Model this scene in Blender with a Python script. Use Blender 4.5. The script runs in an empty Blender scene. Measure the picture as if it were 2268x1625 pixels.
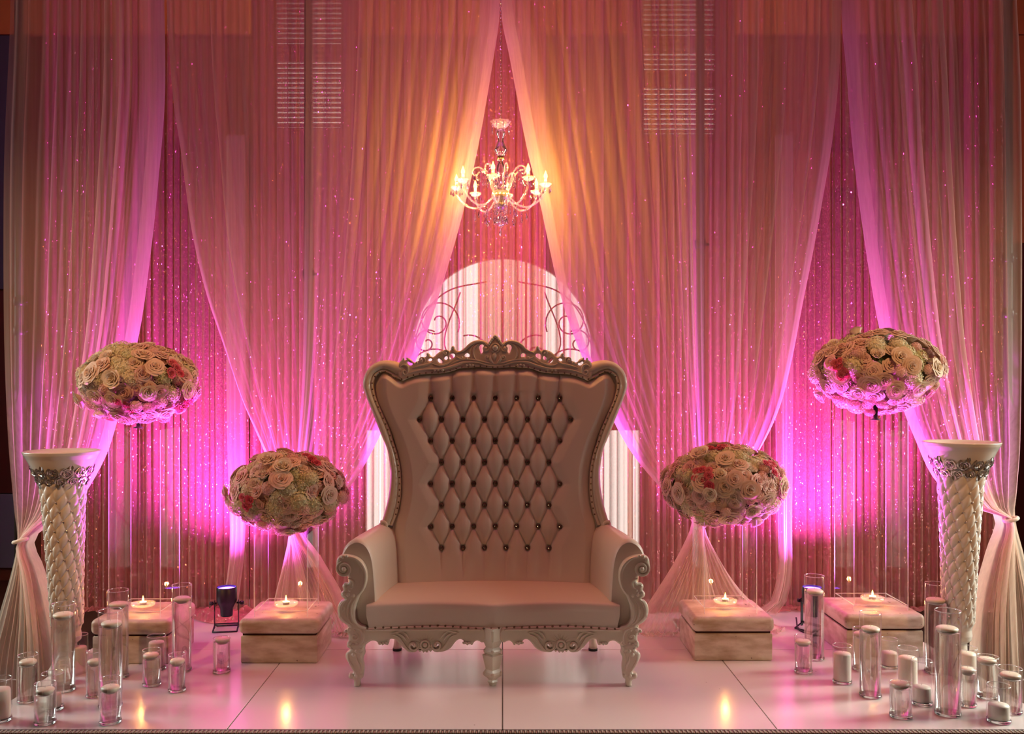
import bpy, bmesh, math, random
import numpy as np
from mathutils import Vector, Matrix, noise
R = random.Random(7)
PI = math.pi
sc = bpy.context.scene
col = sc.collection

# ------------------------------------------------------------------ camera, world, lights, exposure
EYE = 1.53            # camera height above the stage deck (z = 0); y is distance from the camera
FPX, CX, HY = 2000.0, 1113.0, 850.0
cam = bpy.data.objects.new('camera', bpy.data.cameras.new('camera'))
col.objects.link(cam); sc.camera = cam
cam.location = (0, 0, EYE); cam.rotation_euler = (PI / 2, 0, 0)
cam.data.sensor_width = 36; cam.data.lens = FPX / 2268 * 36
cam.data.shift_x = (1134 - CX) / 2268; cam.data.shift_y = (HY - 812.5) / 2268
cam.data.clip_end = 100

def W(px, py, d):
    """point seen at photo pixel (px, py) standing at distance d"""
    return ((px - CX) * d / FPX, d, EYE - (py - HY) * d / FPX)
def wx(px, d): return (px - CX) * d / FPX
def wz(py, d): return EYE - (py - HY) * d / FPX
def fd(py): return EYE * FPX / (py - HY)          # distance of a deck point at row py

world = bpy.data.worlds.new('world'); sc.world = world; world.use_nodes = True
bg = world.node_tree.nodes['Background']
bg.inputs[0].default_value = (0.88, 0.94, 1.0, 1); bg.inputs[1].default_value = 2.3
vs = sc.view_settings
vs.view_transform = 'Standard'; vs.look = 'None'; vs.gamma = 1.0; vs.use_curve_mapping = False
vs.exposure = -0.25
cy = sc.cycles
cy.max_bounces = 10; cy.diffuse_bounces = 3; cy.glossy_bounces = 4; cy.transmission_bounces = 8
cy.transparent_max_bounces = 32; cy.adaptive_threshold = 0.03; cy.caustics_reflective = False; cy.caustics_refractive = False
cy.sample_clamp_indirect = 4.0; cy.sample_clamp_direct = 0

def lamp(name, kind, loc, energy, color, rot=(0, 0, 0), **kw):
    l = bpy.data.lights.new(name, kind); l.energy = energy; l.color = color
    for k, v in kw.items(): setattr(l, k, v)
    o = bpy.data.objects.new(name, l); o.location = loc; o.rotation_euler = rot
    col.objects.link(o); return o
def aim(o, target):
    d = Vector(target) - o.location
    o.rotation_euler = d.to_track_quat('-Z', 'Y').to_euler()
    return o

MAG = (0.90, 0.09, 0.95)
# LED washes on the deck between the drapes (x, y, watts)
UPL = [(-1.72, 5.63), (1.93, 5.63), (-0.56, 5.66), (0.54, 5.66)]
for i, (x, y) in enumerate(UPL):
    s = lamp('uplight_beam', 'SPOT', (x, y, 0.285), [850, 850, 720, 720][i], MAG, spot_size=math.radians([150, 150, 50, 50][i]), spot_blend=1.0, shadow_soft_size=0.04)
    aim(s, (x * 1.0, y, 3.2))
# daylight that comes in by the room's windows: arched door behind, two high windows, side windows
o = lamp('door_daylight', 'AREA', (0.0, 9.6, 1.5), 35, (0.97, 0.97, 1.0), shape='RECTANGLE', size=3.2, size_y=3.4); aim(o, (0, 0, 1.5))
for x in (-1.9, 1.68):
    o = lamp('high_window_daylight', 'AREA', (x, 9.4, 4.6), 15, (0.75, 0.9, 1.0), shape='RECTANGLE', size=1.2, size_y=2.6); aim(o, (x, 0, 4.6))
o = lamp('side_window_daylight', 'AREA', (-5.45, 5.0, 1.9), 24, (0.86, 1.0, 0.88), shape='RECTANGLE', size=1.5, size_y=2.5, spread=math.radians(70)); aim(o, (-2.5, 4.3, 0.4))
o = lamp('side_window_daylight', 'AREA', (5.45, 5.0, 1.9), 60, (0.97, 1.0, 0.84), shape='RECTANGLE', size=1.5, size_y=2.5, spread=math.radians(70)); aim(o, (2.5, 4.3, 0.4))
# unseen warm fill added low behind the camera, and the hall's warm ceiling lamps
o = lamp('front_fill', 'AREA', (-1.5, -2.6, 0.5), 1.2, (1.0, 0.80, 0.50), shape='RECTANGLE', size=2.0, size_y=0.7, spread=math.radians(34)); aim(o, (0.0, 4.6, -0.1))
for x in (-2.6, 0.0, 2.6):
    lamp('ceiling_lamp', 'POINT', (x, 7.4, 5.1), 13, (1.0, 0.42, 0.10), shadow_soft_size=0.15)
o = lamp('overhead_fill', 'AREA', (0.0, 4.3, 5.4), 4, (1.0, 0.30, 0.25), shape='RECTANGLE', size=4.0, size_y=0.6, spread=math.radians(50))  # pink overhead fill added to lift deck and seat tops, no lamp hangs there

for sx in (-1, 1):                                    # warm fill spots added to brighten flowers and outer sheers, no fixtures there
    o = lamp('side_fill', 'SPOT', (sx * 3.3, 1.6, 4.2), 560, (1.0, 0.50, 0.20), spot_size=math.radians(46), spot_blend=1.0, shadow_soft_size=0.12); aim(o, (sx * 2.45, 5.3, 1.4))

# ------------------------------------------------------------------ helpers
def tag(o, label=None, cat=None, group=None, kind=None):
    if label: o['label'] = label
    if cat: o['category'] = cat
    if group: o['group'] = group
    if kind: o['kind'] = kind
    return o
def thing(name, label, cat, loc=(0, 0, 0), group=None):
    o = bpy.data.objects.new(name, None); o.location = loc; o.empty_display_size = 0.05
    col.objects.link(o); o['org'] = tuple(loc)
    return tag(o, label, cat, group)
def org_of(o):
    v = Vector((0, 0, 0))
    while o is not None:
        v += o.location; o = o.parent
    return v

class MB:
    def __init__(s): s.v = []; s.f = []; s.n = 0
    def add(s, v, f):
        v = np.asarray(v, float).reshape(-1, 3)
        s.v.append(v); s.f += [tuple(i + s.n for i in q) for q in f]; s.n += len(v); return s
    def mesh(s, me, M=None):
        v = np.empty(len(me.vertices) * 3); me.vertices.foreach_get('co', v); v = v.reshape(-1, 3)
        if M is not None: v = M(v)
        return s.add(v, [tuple(p.vertices) for p in me.polygons])
    def box(s, a, b):
        (x0, y0, z0), (x1, y1, z1) = a, b
        return s.add([(x0,y0,z0),(x1,y0,z0),(x1,y1,z0),(x0,y1,z0),(x0,y0,z1),(x1,y0,z1),(x1,y1,z1),(x0,y1,z1)],
                     [(0,3,2,1),(4,5,6,7),(0,1,5,4),(1,2,6,5),(2,3,7,6),(3,0,4,7)])
    def rbox(s, a, b, r, seg=3):
        bm = bmesh.new(); bmesh.ops.create_cube(bm, size=1)
        a = Vector(a); b = Vector(b); c = (a + b) / 2; e = b - a
        for v in bm.verts: v.co = Vector((c[i] + v.co[i] * e[i] for i in range(3)))
        bmesh.ops.bevel(bm, geom=bm.edges[:] + bm.verts[:], offset=r, segments=seg, profile=0.5, affect='EDGES')
        bm.verts.ensure_lookup_table()
        s.add([v.co[:] for v in bm.verts], [tuple(v.index for v in f.verts) for f in bm.faces]); bm.free(); return s
    def grid(s, P, wrap_u=False, wrap_v=False):
        """P: array (nu, nv, 3)"""
        nu, nv = P.shape[:2]; f = []
        for i in range(nu if wrap_u else nu - 1):
            for j in range(nv if wrap_v else nv - 1):
                i2, j2 = (i + 1) % nu, (j + 1) % nv
                f.append((i * nv + j, i2 * nv + j, i2 * nv + j2, i * nv + j2))
        return s.add(P.reshape(-1, 3), f)
    def lathe(s, prof, c=(0, 0, 0), seg=32, cap=False):
        """prof: list of (r, z)"""
        a = np.linspace(0, 2 * PI, seg, endpoint=False); pr = np.array(prof, float)
        P = np.zeros((seg, len(pr), 3))
        P[:, :, 0] = c[0] + np.cos(a)[:, None] * pr[None, :, 0]
        P[:, :, 1] = c[1] + np.sin(a)[:, None] * pr[None, :, 0]
        P[:, :, 2] = c[2] + pr[None, :, 1]
        s.grid(P, wrap_u=True)
        if cap:
            n = len(pr); b = s.n - seg * n
            s.f.append(tuple(b + i * n for i in range(seg))[::-1]); s.f.append(tuple(b + i * n + n - 1 for i in range(seg)))
        return s
    def tube(s, pts, r, seg=8, cap=True, flat=1.0):
        p = np.array(pts, float); n = len(p)
        r = np.full(n, r) if np.isscalar(r) else np.array(r, float)
        t = np.gradient(p, axis=0); t /= np.linalg.norm(t, axis=1)[:, None] + 1e-12
        up = np.array((0, -1, 0.0))
        if abs(t[:, 1]).max() > 0.95: up = np.array((0.31, 0.2, 0.93))
        V = []
        for i in range(n):
            a = np.cross(t[i], up); a /= np.linalg.norm(a) + 1e-9; b = np.cross(a, t[i])
            for k in range(seg):
                q = 2 * PI * k / seg
                V.append(p[i] + r[i] * (math.cos(q) * a + flat * math.sin(q) * b))
        s.grid(np.array(V).reshape(n, seg, 3), wrap_v=True)
        if cap:
            b = s.n - n * seg
            s.f.append(tuple(b + k for k in range(seg))); s.f.append(tuple(b + (n - 1) * seg + k for k in range(seg))[::-1])
        return s
    def ball(s, c, r, seg=12, rings=8):
        r = (r, r, r) if np.isscalar(r) else r
        V = [(c[0], c[1], c[2] + r[2])]; f = []
        for i in range(1, rings):
            th = PI * i / rings
            for k in range(seg):
                ph = 2 * PI * k / seg
                V.append((c[0] + r[0] * math.sin(th) * math.cos(ph), c[1] + r[1] * math.sin(th) * math.sin(ph), c[2] + r[2] * math.cos(th)))
        V.append((c[0], c[1], c[2] - r[2]))
        for k in range(seg): f.append((0, 1 + k, 1 + (k + 1) % seg))
        for i in range(rings - 2):
            for k in range(seg):
                a = 1 + i * seg
                f.append((a + k, a + seg + k, a + seg + (k + 1) % seg, a + (k + 1) % seg))
        a = 1 + (rings - 2) * seg
        for k in range(seg): f.append((a + k, len(V) - 1, a + (k + 1) % seg))
        return s.add(V, f)
    def build(s, name, mat, parent=None, smooth=True, local=False, edge=None):
        me = bpy.data.meshes.new(name)
        v = np.concatenate(s.v)
        o = bpy.data.objects.new(name, me)
        if parent is not None:
            o.parent = parent
            if not local: v = v - np.array(org_of(parent))
        me.from_pydata(v.tolist(), [], s.f)
        me.materials.append(mat)
        if smooth: me.polygons.foreach_set('use_smooth', [True] * len(me.polygons))
        me.update(); col.objects.link(o)
        if edge:
            try: me.set_sharp_from_angle(angle=math.radians(edge))
            except Exception: pass
        return o

def copy_part(src, parent, loc=(0, 0, 0), rot=None, scale=None, mat=None):
    c = bpy.data.objects.new(src.name.split('.')[0], src.data) if isinstance(src, bpy.types.Object) else bpy.data.objects.new(src.name, src)
    c.parent = parent; c.location = loc
    if rot is not None: c.rotation_euler = rot
    if scale is not None: c.scale = (scale,) * 3 if np.isscalar(scale) else scale
    col.objects.link(c); return c

def smooth_curve(pts, n=8, closed=False):
    p = [np.array(q, float) for q in pts]; out = []; m = len(p)
    rng = range(m) if closed else range(m - 1)
    for i in rng:
        p1, p2 = p[i], p[(i + 1) % m]
        p0 = p[(i - 1) % m] if (closed or i > 0) else p1 * 2 - p2
        p3 = p[(i + 2) % m] if (closed or i < m - 2) else p2 * 2 - p1
        for k in range(n):
            t = k / n
            out.append(0.5 * ((2 * p1) + (-p0 + p2) * t + (2 * p0 - 5 * p1 + 4 * p2 - p3) * t * t + (-p0 + 3 * p1 - 3 * p2 + p3) * t ** 3))
    if not closed: out.append(p[-1])
    return np.array(out)
def curve_at(pts):
    """smooth x(y) from control points (x, y) with rising y"""
    c = smooth_curve(pts, 10)
    o = np.argsort(c[:, 1], kind='stable'); c = c[o]
    return lambda y: np.interp(y, c[:, 1], c[:, 0])

def plate(outlines, thick, bev, res=3, poly=False):
    """closed 2D outlines (first outer, then holes) -> mesh, local x, y plane, z = thickness"""
    cu = bpy.data.curves.new('tmp', 'CURVE'); cu.dimensions = '2D'; cu.fill_mode = 'BOTH'
    cu.offset = -bev; cu.extrude = max(thick / 2 - bev, 0.0005); cu.bevel_depth = bev; cu.bevel_resolution = 2; cu.resolution_u = res
    for o in outlines:
        if poly:
            sp = cu.splines.new('POLY'); sp.points.add(len(o) - 1)
            for q, p in zip(sp.points, o): q.co = (p[0], p[1], 0, 1)
        else:
            sp = cu.splines.new('BEZIER'); sp.bezier_points.add(len(o) - 1)
            for q, p in zip(sp.bezier_points, o):
                q.co = (p[0], p[1], 0); q.handle_left_type = q.handle_right_type = 'AUTO'
        sp.use_cyclic_u = True
    ob = bpy.data.objects.new('tmp', cu); col.objects.link(ob)
    dg = bpy.context.evaluated_depsgraph_get(); dg.update()
    me = bpy.data.meshes.new_from_object(ob.evaluated_get(dg))
    bpy.data.objects.remove(ob); bpy.data.curves.remove(cu)
    return me

# ------------------------------------------------------------------ materials
def new_mat(name):
    m = bpy.data.materials.new(name); m.use_nodes = True
    nt = m.node_tree; b = nt.nodes['Principled BSDF']; return m, nt, b
def node(nt, t, **kw):
    n = nt.nodes.new(t)
    for k, v in kw.items(): setattr(n, k, v)
    return n
def rgb(h):
    return tuple(((c / 255) ** 2.2) for c in h) + (1,)
def simple(name, c, rough=0.5, metal=0.0, bump=0, bscale=40, vary=0.0, vscale=6, coat=0.0, sub=0.0, spec=None):
    m, nt, b = new_mat(name)
    c4 = tuple(c) + (1,) if len(c) == 3 else c
    b.inputs['Base Color'].default_value = c4
    b.inputs['Roughness'].default_value = rough; b.inputs['Metallic'].default_value = metal
    if coat: b.inputs['Coat Weight'].default_value = coat; b.inputs['Coat Roughness'].default_value = 0.12
    if sub: b.inputs['Subsurface Weight'].default_value = sub; b.inputs['Subsurface Radius'].default_value = (0.02, 0.012, 0.008)
    if spec is not None: b.inputs['Specular IOR Level'].default_value = spec
    tc = node(nt, 'ShaderNodeTexCoord')
    if vary:
        n = node(nt, 'ShaderNodeTexNoise'); n.inputs['Scale'].default_value = vscale; n.inputs['Detail'].default_value = 5
        nt.links.new(tc.outputs['Object'], n.inputs['Vector'])
        r = node(nt, 'ShaderNodeMixRGB', blend_type='MULTIPLY'); r.inputs[0].default_value = 1
        r.inputs[1].default_value = c4
        cr = node(nt, 'ShaderNodeMapRange'); cr.inputs[3].default_value = 1 - vary; cr.inputs[4].default_value = 1.0 + vary * 0.3
        nt.links.new(n.outputs[0], cr.inputs[0]); nt.links.new(cr.outputs[0], r.inputs[2]); nt.links.new(r.outputs[0], b.inputs['Base Color'])
    if bump:
        n = node(nt, 'ShaderNodeTexNoise'); n.inputs['Scale'].default_value = bscale; n.inputs['Detail'].default_value = 3
        nt.links.new(tc.outputs['Object'], n.inputs['Vector'])
        bp = node(nt, 'ShaderNodeBump'); bp.inputs['Strength'].default_value = bump; bp.inputs['Distance'].default_value = 0.004
        nt.links.new(n.outputs[0], bp.inputs['Height']); nt.links.new(bp.outputs[0], b.inputs['Normal'])
    return m
def emit(name, c, s):
    m, nt, b = new_mat(name); b.inputs['Base Color'].default_value = (*c, 1)
    b.inputs['Emission Color'].default_value = (*c, 1); b.inputs['Emission Strength'].default_value = s; return m

def sheer_mat(name='sheer_voile', dens=0.40):
    m, nt, b = new_mat(name); nt.nodes.remove(b)
    out = nt.nodes['Material Output']
    d = node(nt, 'ShaderNodeBsdfDiffuse'); d.inputs[0].default_value = (0.86, 0.74, 0.63, 1)
    t = node(nt, 'ShaderNodeBsdfTranslucent'); t.inputs[0].default_value = (0.88, 0.74, 0.62, 1)
    mx = node(nt, 'ShaderNodeMixShader'); mx.inputs[0].default_value = 0.52
    tr = node(nt, 'ShaderNodeBsdfTransparent'); tr.inputs[0].default_value = (1, 0.985, 0.975, 1)
    lw = node(nt, 'ShaderNodeLayerWeight'); lw.inputs[0].default_value = 0.5
    # weave density: fine vertical yarn variation
    tc = node(nt, 'ShaderNodeTexCoord'); mp = node(nt, 'ShaderNodeMapping'); mp.inputs['Scale'].default_value = (60, 60, 1.2)
    nz = node(nt, 'ShaderNodeTexNoise'); nz.inputs['Scale'].default_value = 1.0; nz.inputs['Detail'].default_value = 3
    nt.links.new(tc.outputs['Object'], mp.inputs[0]); nt.links.new(mp.outputs[0], nz.inputs['Vector'])
    p = node(nt, 'ShaderNodeMath', operation='POWER'); p.inputs[1].default_value = 2.3
    mr = node(nt, 'ShaderNodeMapRange'); mr.inputs[3].default_value = dens; mr.inputs[4].default_value = 0.92
    nt.links.new(lw.outputs['Facing'], p.inputs[0]); nt.links.new(p.outputs[0], mr.inputs[0])
    a = node(nt, 'ShaderNodeMath', operation='MULTIPLY_ADD'); a.inputs[1].default_value = 0.22; a.inputs[2].default_value = -0.11
    nt.links.new(nz.outputs[0], a.inputs[0])
    s = node(nt, 'ShaderNodeMath', operation='ADD', use_clamp=True)
    nt.links.new(mr.outputs[0], s.inputs[0]); nt.links.new(a.outputs[0], s.inputs[1])
    m2 = node(nt, 'ShaderNodeMixShader')
    nt.links.new(d.outputs[0], mx.inputs[1]); nt.links.new(t.outputs[0], mx.inputs[2])
    nt.links.new(s.outputs[0], m2.inputs[0]); nt.links.new(tr.outputs[0], m2.inputs[1]); nt.links.new(mx.outputs[0], m2.inputs[2])
    nt.links.new(m2.outputs[0], out.inputs[0]); return m

def sequin_mat():
    m, nt, b = new_mat('rose_sequin_mesh'); out = nt.nodes['Material Output']
    tc = node(nt, 'ShaderNodeTexCoord')
    vo = node(nt, 'ShaderNodeTexVoronoi'); vo.inputs['Scale'].default_value = 125
    nt.links.new(tc.outputs['Object'], vo.inputs['Vector'])
    b.inputs['Base Color'].default_value = (0.72, 0.30, 0.30, 1); b.inputs['Metallic'].default_value = 0.7; b.inputs['Roughness'].default_value = 0.16
    # every sequin tilts its own way
    geo = node(nt, 'ShaderNodeNewGeometry')
    sub = node(nt, 'ShaderNodeVectorMath', operation='SUBTRACT'); sub.inputs[1].default_value = (0.5, 0.5, 0.5)
    scl = node(nt, 'ShaderNodeVectorMath', operation='SCALE'); scl.inputs['Scale'].default_value = 1.15
    ad = node(nt, 'ShaderNodeVectorMath', operation='ADD'); nm = node(nt, 'ShaderNodeVectorMath', operation='NORMALIZE')
    nt.links.new(vo.outputs['Color'], sub.inputs[0]); nt.links.new(sub.outputs[0], scl.inputs[0])
    nt.links.new(scl.outputs[0], ad.inputs[0]); nt.links.new(geo.outputs['Normal'], ad.inputs[1])
    nt.links.new(ad.outputs[0], nm.inputs[0]); nt.links.new(nm.outputs[0], b.inputs['Normal'])
    d = node(nt, 'ShaderNodeBsdfDiffuse'); d.inputs[0].default_value = (0.78, 0.40, 0.32, 1)
    t = node(nt, 'ShaderNodeBsdfTranslucent'); t.inputs[0].default_value = (0.85, 0.44, 0.34, 1)
    a1 = node(nt, 'ShaderNodeMixShader'); a1.inputs[0].default_value = 0.45
    nt.links.new(d.outputs[0], a1.inputs[1]); nt.links.new(t.outputs[0], a1.inputs[2])
    a2 = node(nt, 'ShaderNodeMixShader'); a2.inputs[0].default_value = 0.38
    nt.links.new(a1.outputs[0], a2.inputs[1]); nt.links.new(b.outputs[0], a2.inputs[2])
    tr = node(nt, 'ShaderNodeBsdfTransparent'); tr.inputs[0].default_value = (1.0, 0.84, 0.70, 1)
    lw = node(nt, 'ShaderNodeLayerWeight'); lw.inputs[0].default_value = 0.5
    mr = node(nt, 'ShaderNodeMapRange'); mr.inputs[3].default_value = 0.48; mr.inputs[4].default_value = 1.0
    nt.links.new(lw.outputs['Facing'], mr.inputs[0])
    a3 = node(nt, 'ShaderNodeMixShader'); nt.links.new(mr.outputs[0], a3.inputs[0])
    nt.links.new(tr.outputs[0], a3.inputs[1]); nt.links.new(a2.outputs[0], a3.inputs[2])
    nt.links.new(a3.outputs[0], out.inputs[0]); return m

def thin_glass(name, tint=(1, 1, 1), base=0.03, extra=0.0, top=0.8):
    m, nt, b = new_mat(name); nt.nodes.remove(b); out = nt.nodes['Material Output']
    tr = node(nt, 'ShaderNodeBsdfTransparent'); tr.inputs[0].default_value = (*tint, 1)
    g = node(nt, 'ShaderNodeBsdfGlossy'); g.inputs['Roughness'].default_value = 0.02; g.inputs[0].default_value = (1, 1, 1, 1)
    fr = node(nt, 'ShaderNodeLayerWeight'); fr.inputs[0].default_value = 0.5
    p = node(nt, 'ShaderNodeMath', operation='POWER'); p.inputs[1].default_value = 5.0
    mr = node(nt, 'ShaderNodeMapRange'); mr.inputs[3].default_value = base; mr.inputs[4].default_value = top
    nt.links.new(fr.outputs['Facing'], p.inputs[0]); nt.links.new(p.outputs[0], mr.inputs[0])
    mx = node(nt, 'ShaderNodeMixShader'); nt.links.new(mr.outputs[0], mx.inputs[0])
    nt.links.new(tr.outputs[0], mx.inputs[1]); nt.links.new(g.outputs[0], mx.inputs[2])
    last = mx
    if extra:
        d = node(nt, 'ShaderNodeBsdfTranslucent'); d.inputs[0].default_value = (1, 1, 1, 1)
        d2 = node(nt, 'ShaderNodeBsdfDiffuse'); d2.inputs[0].default_value = (1, 1, 1, 1)
        h = node(nt, 'ShaderNodeMixShader'); nt.links.new(d.outputs[0], h.inputs[1]); nt.links.new(d2.outputs[0], h.inputs[2])
        m2 = node(nt, 'ShaderNodeMixShader'); m2.inputs[0].default_value = extra
        nt.links.new(mx.outputs[0], m2.inputs[1]); nt.links.new(h.outputs[0], m2.inputs[2]); last = m2
    nt.links.new(last.outputs[0], out.inputs[0]); return m
def real_glass(name, ior, c=(1, 1, 1), rough=0.0, clear=0):
    m, nt, b = new_mat(name); nt.nodes.remove(b); out = nt.nodes['Material Output']
    g = node(nt, 'ShaderNodeBsdfGlass'); g.inputs['IOR'].default_value = ior; g.inputs['Color'].default_value = (*c, 1); g.inputs['Roughness'].default_value = rough
    if clear:
        tr = node(nt, 'ShaderNodeBsdfTransparent'); mx = node(nt, 'ShaderNodeMixShader'); mx.inputs[0].default_value = clear
        nt.links.new(g.outputs[0], mx.inputs[1]); nt.links.new(tr.outputs[0], mx.inputs[2]); g = mx
    nt.links.new(g.outputs[0], out.inputs[0]); return m

def petal_mat(name, c, c2=None, trans=0.25):
    """c -> c2 picked per bloom, soft light passing the petals"""
    m, nt, b = new_mat(name); out = nt.nodes['Material Output']
    oi = node(nt, 'ShaderNodeObjectInfo'); mx = node(nt, 'ShaderNodeMixRGB')
    mx.inputs[1].default_value = (*c, 1); mx.inputs[2].default_value = (*(c2 or c), 1)
    nt.links.new(oi.outputs['Random'], mx.inputs[0])
    b.inputs['Roughness'].default_value = 0.55; nt.links.new(mx.outputs[0], b.inputs['Base Color'])
    b.inputs['Specular IOR Level'].default_value = 0.25
    t = node(nt, 'ShaderNodeBsdfTranslucent'); nt.links.new(mx.outputs[0], t.inputs[0])
    s = node(nt, 'ShaderNodeMixShader'); s.inputs[0].default_value = trans
    nt.links.new(b.outputs[0], s.inputs[1]); nt.links.new(t.outputs[0], s.inputs[2]); nt.links.new(s.outputs[0], out.inputs[0]); return m

def worn_paint():
    m, nt, b = new_mat('distressed_cream_paint')
    tc = node(nt, 'ShaderNodeTexCoord'); mp = node(nt, 'ShaderNodeMapping'); mp.inputs['Scale'].default_value = (5, 5, 16)
    n1 = node(nt, 'ShaderNodeTexNoise'); n1.inputs['Scale'].default_value = 1.3; n1.inputs['Detail'].default_value = 6
    n2 = node(nt, 'ShaderNodeTexNoise'); n2.inputs['Scale'].default_value = 38; n2.inputs['Detail'].default_value = 4
    nt.links.new(tc.outputs['Object'], mp.inputs[0]); nt.links.new(mp.outputs[0], n1.inputs['Vector']); nt.links.new(tc.outputs['Object'], n2.inputs['Vector'])
    r1 = node(nt, 'ShaderNodeValToRGB'); r1.color_ramp.elements[0].position = 0.35; r1.color_ramp.elements[0].color = (0.48, 0.35, 0.22, 1)
    r1.color_ramp.elements[1].position = 0.62; r1.color_ramp.elements[1].color = (0.76, 0.66, 0.52, 1)
    r2 = node(nt, 'ShaderNodeValToRGB'); r2.color_ramp.elements[0].position = 0.26; r2.color_ramp.elements[0].color = (0.14, 0.05, 0.02, 1)
    r2.color_ramp.elements[1].position = 0.31; r2.color_ramp.elements[1].color = (1, 1, 1, 1)
    mx = node(nt, 'ShaderNodeMixRGB', blend_type='MULTIPLY'); mx.inputs[0].default_value = 0.9
    nt.links.new(n1.outputs[0], r1.inputs[0]); nt.links.new(n2.outputs[0], r2.inputs[0])
    nt.links.new(r1.outputs[0], mx.inputs[1]); nt.links.new(r2.outputs[0], mx.inputs[2]); nt.links.new(mx.outputs[0], b.inputs['Base Color'])
    b.inputs['Roughness'].default_value = 0.42
    bp = node(nt, 'ShaderNodeBump'); bp.inputs['Strength'].default_value = 0.35; bp.inputs['Distance'].default_value = 0.004
    nt.links.new(n2.outputs[0], bp.inputs['Height']); nt.links.new(bp.outputs[0], b.inputs['Normal']); return m

def deck_mat():
    m, nt, b = new_mat('white_gloss_laminate')
    tc = node(nt, 'ShaderNodeTexCoord'); n = node(nt, 'ShaderNodeTexNoise'); n.inputs['Scale'].default_value = 3.0; n.inputs['Detail'].default_value = 6
    nt.links.new(tc.outputs['Object'], n.inputs['Vector'])
    r = node(nt, 'ShaderNodeMapRange'); r.inputs[3].default_value = 0.17; r.inputs[4].default_value = 0.30
    nt.links.new(n.outputs[0], r.inputs[0]); nt.links.new(r.outputs[0], b.inputs['Roughness'])
    v = node(nt, 'ShaderNodeTexVoronoi'); v.inputs['Scale'].default_value = 7; v.inputs['Randomness'].default_value = 1.0
    nt.links.new(tc.outputs['Object'], v.inputs['Vector'])
    rr = node(nt, 'ShaderNodeValToRGB'); rr.color_ramp.elements[0].position = 0.018; rr.color_ramp.elements[0].color = (0.35, 0.28, 0.25, 1)
    rr.color_ramp.elements[1].position = 0.03; rr.color_ramp.elements[1].color = (0.80, 0.73, 0.72, 1)
    nt.links.new(v.outputs['Distance'], rr.inputs[0]); nt.links.new(rr.outputs[0], b.inputs['Base Color'])
    b.inputs['Coat Weight'].default_value = 0.3; b.inputs['Coat Roughness'].default_value = 0.12; return m

M = {}
M['deck'] = deck_mat()
M['deck_edge'] = simple('dark_edge_trim', (0.05, 0.035, 0.035), 0.5)
M['steel'] = simple('brushed_aluminium', (0.55, 0.53, 0.50), 0.35, 0.9, bump=0.1, bscale=80)
M['pole'] = simple('backlit_pole', (0.05, 0.045, 0.035), 0.5, 0.3)  # aluminium, its colour darkened to give the backlit silhouette
M['fascia'] = simple('woven_stage_skirt', (0.42, 0.36, 0.30), 0.9)
M['carpet'] = simple('brown_carpet', (0.10, 0.055, 0.035), 0.95, bump=0.6, bscale=260, vary=0.4, vscale=3)
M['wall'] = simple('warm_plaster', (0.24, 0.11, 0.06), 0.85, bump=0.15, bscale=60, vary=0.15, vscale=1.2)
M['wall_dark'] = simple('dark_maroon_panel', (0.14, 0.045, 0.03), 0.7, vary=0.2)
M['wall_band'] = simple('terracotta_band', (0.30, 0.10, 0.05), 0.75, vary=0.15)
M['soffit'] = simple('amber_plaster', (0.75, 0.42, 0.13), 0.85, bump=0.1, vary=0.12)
M['ceiling'] = simple('ceiling_paint', (0.45, 0.33, 0.22), 0.9, vary=0.1)
M['blue'] = simple('blue_grey_panel', (0.10, 0.15, 0.22), 0.6, vary=0.15)
M['blind'] = simple('blind_slat_vinyl', (0.16, 0.09, 0.06), 0.5)
M['win_frame'] = simple('window_frame_paint', (0.16, 0.07, 0.045), 0.5)
M['iron'] = simple('wrought_iron', (0.05, 0.04, 0.035), 0.5, 0.6)
M['pane'] = thin_glass('window_glass', base=0.02)
M['sheer'] = sheer_mat()
M['sequin'] = sequin_mat()
M['hem'] = sheer_mat('sheer_hem_voile', 0.66)
M['lacquer'] = simple('ivory_lacquer', (0.78, 0.71, 0.56), 0.30, vary=0.10, vscale=9, coat=0.35)
M['leather'] = simple('ivory_leatherette', (0.80, 0.69, 0.57), 0.42, bump=0.12, bscale=320, vary=0.05, vscale=4, coat=0.12)
M['nail'] = simple('antique_brass_nail', (0.22, 0.15, 0.09), 0.3, 0.9)
M['button'] = simple('crystal_button', (0.42, 0.34, 0.28), 0.1, 0.9)
M['button_rim'] = simple('button_setting', (0.20, 0.13, 0.09), 0.3, 0.8)
M['rubber'] = simple('black_rubber', (0.012, 0.01, 0.01), 0.6)
M['paint'] = worn_paint()
M['gap'] = simple('dark_joint', (0.05, 0.015, 0.01), 0.9)
M['acrylic'] = thin_glass('clear_acrylic', base=0.02, top=0.15)
M['acrylic_edge'] = thin_glass('polished_acrylic_edge', base=0.10, extra=0.35)
M['glass'] = thin_glass('cylinder_glass', base=0.025)
M['glass_rim'] = thin_glass('glass_rim', base=0.25, extra=0.12)
M['glass_base'] = real_glass('thick_glass_base', 1.45)
M['water'] = real_glass('water', 1.33, clear=0.42)
M['wax'] = simple('ivory_wax', (0.90, 0.82, 0.68), 0.35, sub=0.25)
M['wick'] = simple('cotton_wick', (0.7, 0.62, 0.5), 0.9)
M['wax_white'] = simple('white_wax', (0.88, 0.80, 0.70), 0.4, sub=0.25)
M['flame'] = emit('candle_flame', (1.0, 0.52, 0.10), 12)
M['bulb'] = emit('flame_bulb', (1.0, 0.54, 0.09), 10)
M['pearl'] = simple('pearl_glaze', (0.78, 0.72, 0.66), 0.22, vary=0.06, coat=0.6)
M['silver'] = simple('silver_leaf', (0.75, 0.70, 0.66), 0.22, 0.85)
M['crystal'] = real_glass('cut_crystal', 1.52)
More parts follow.
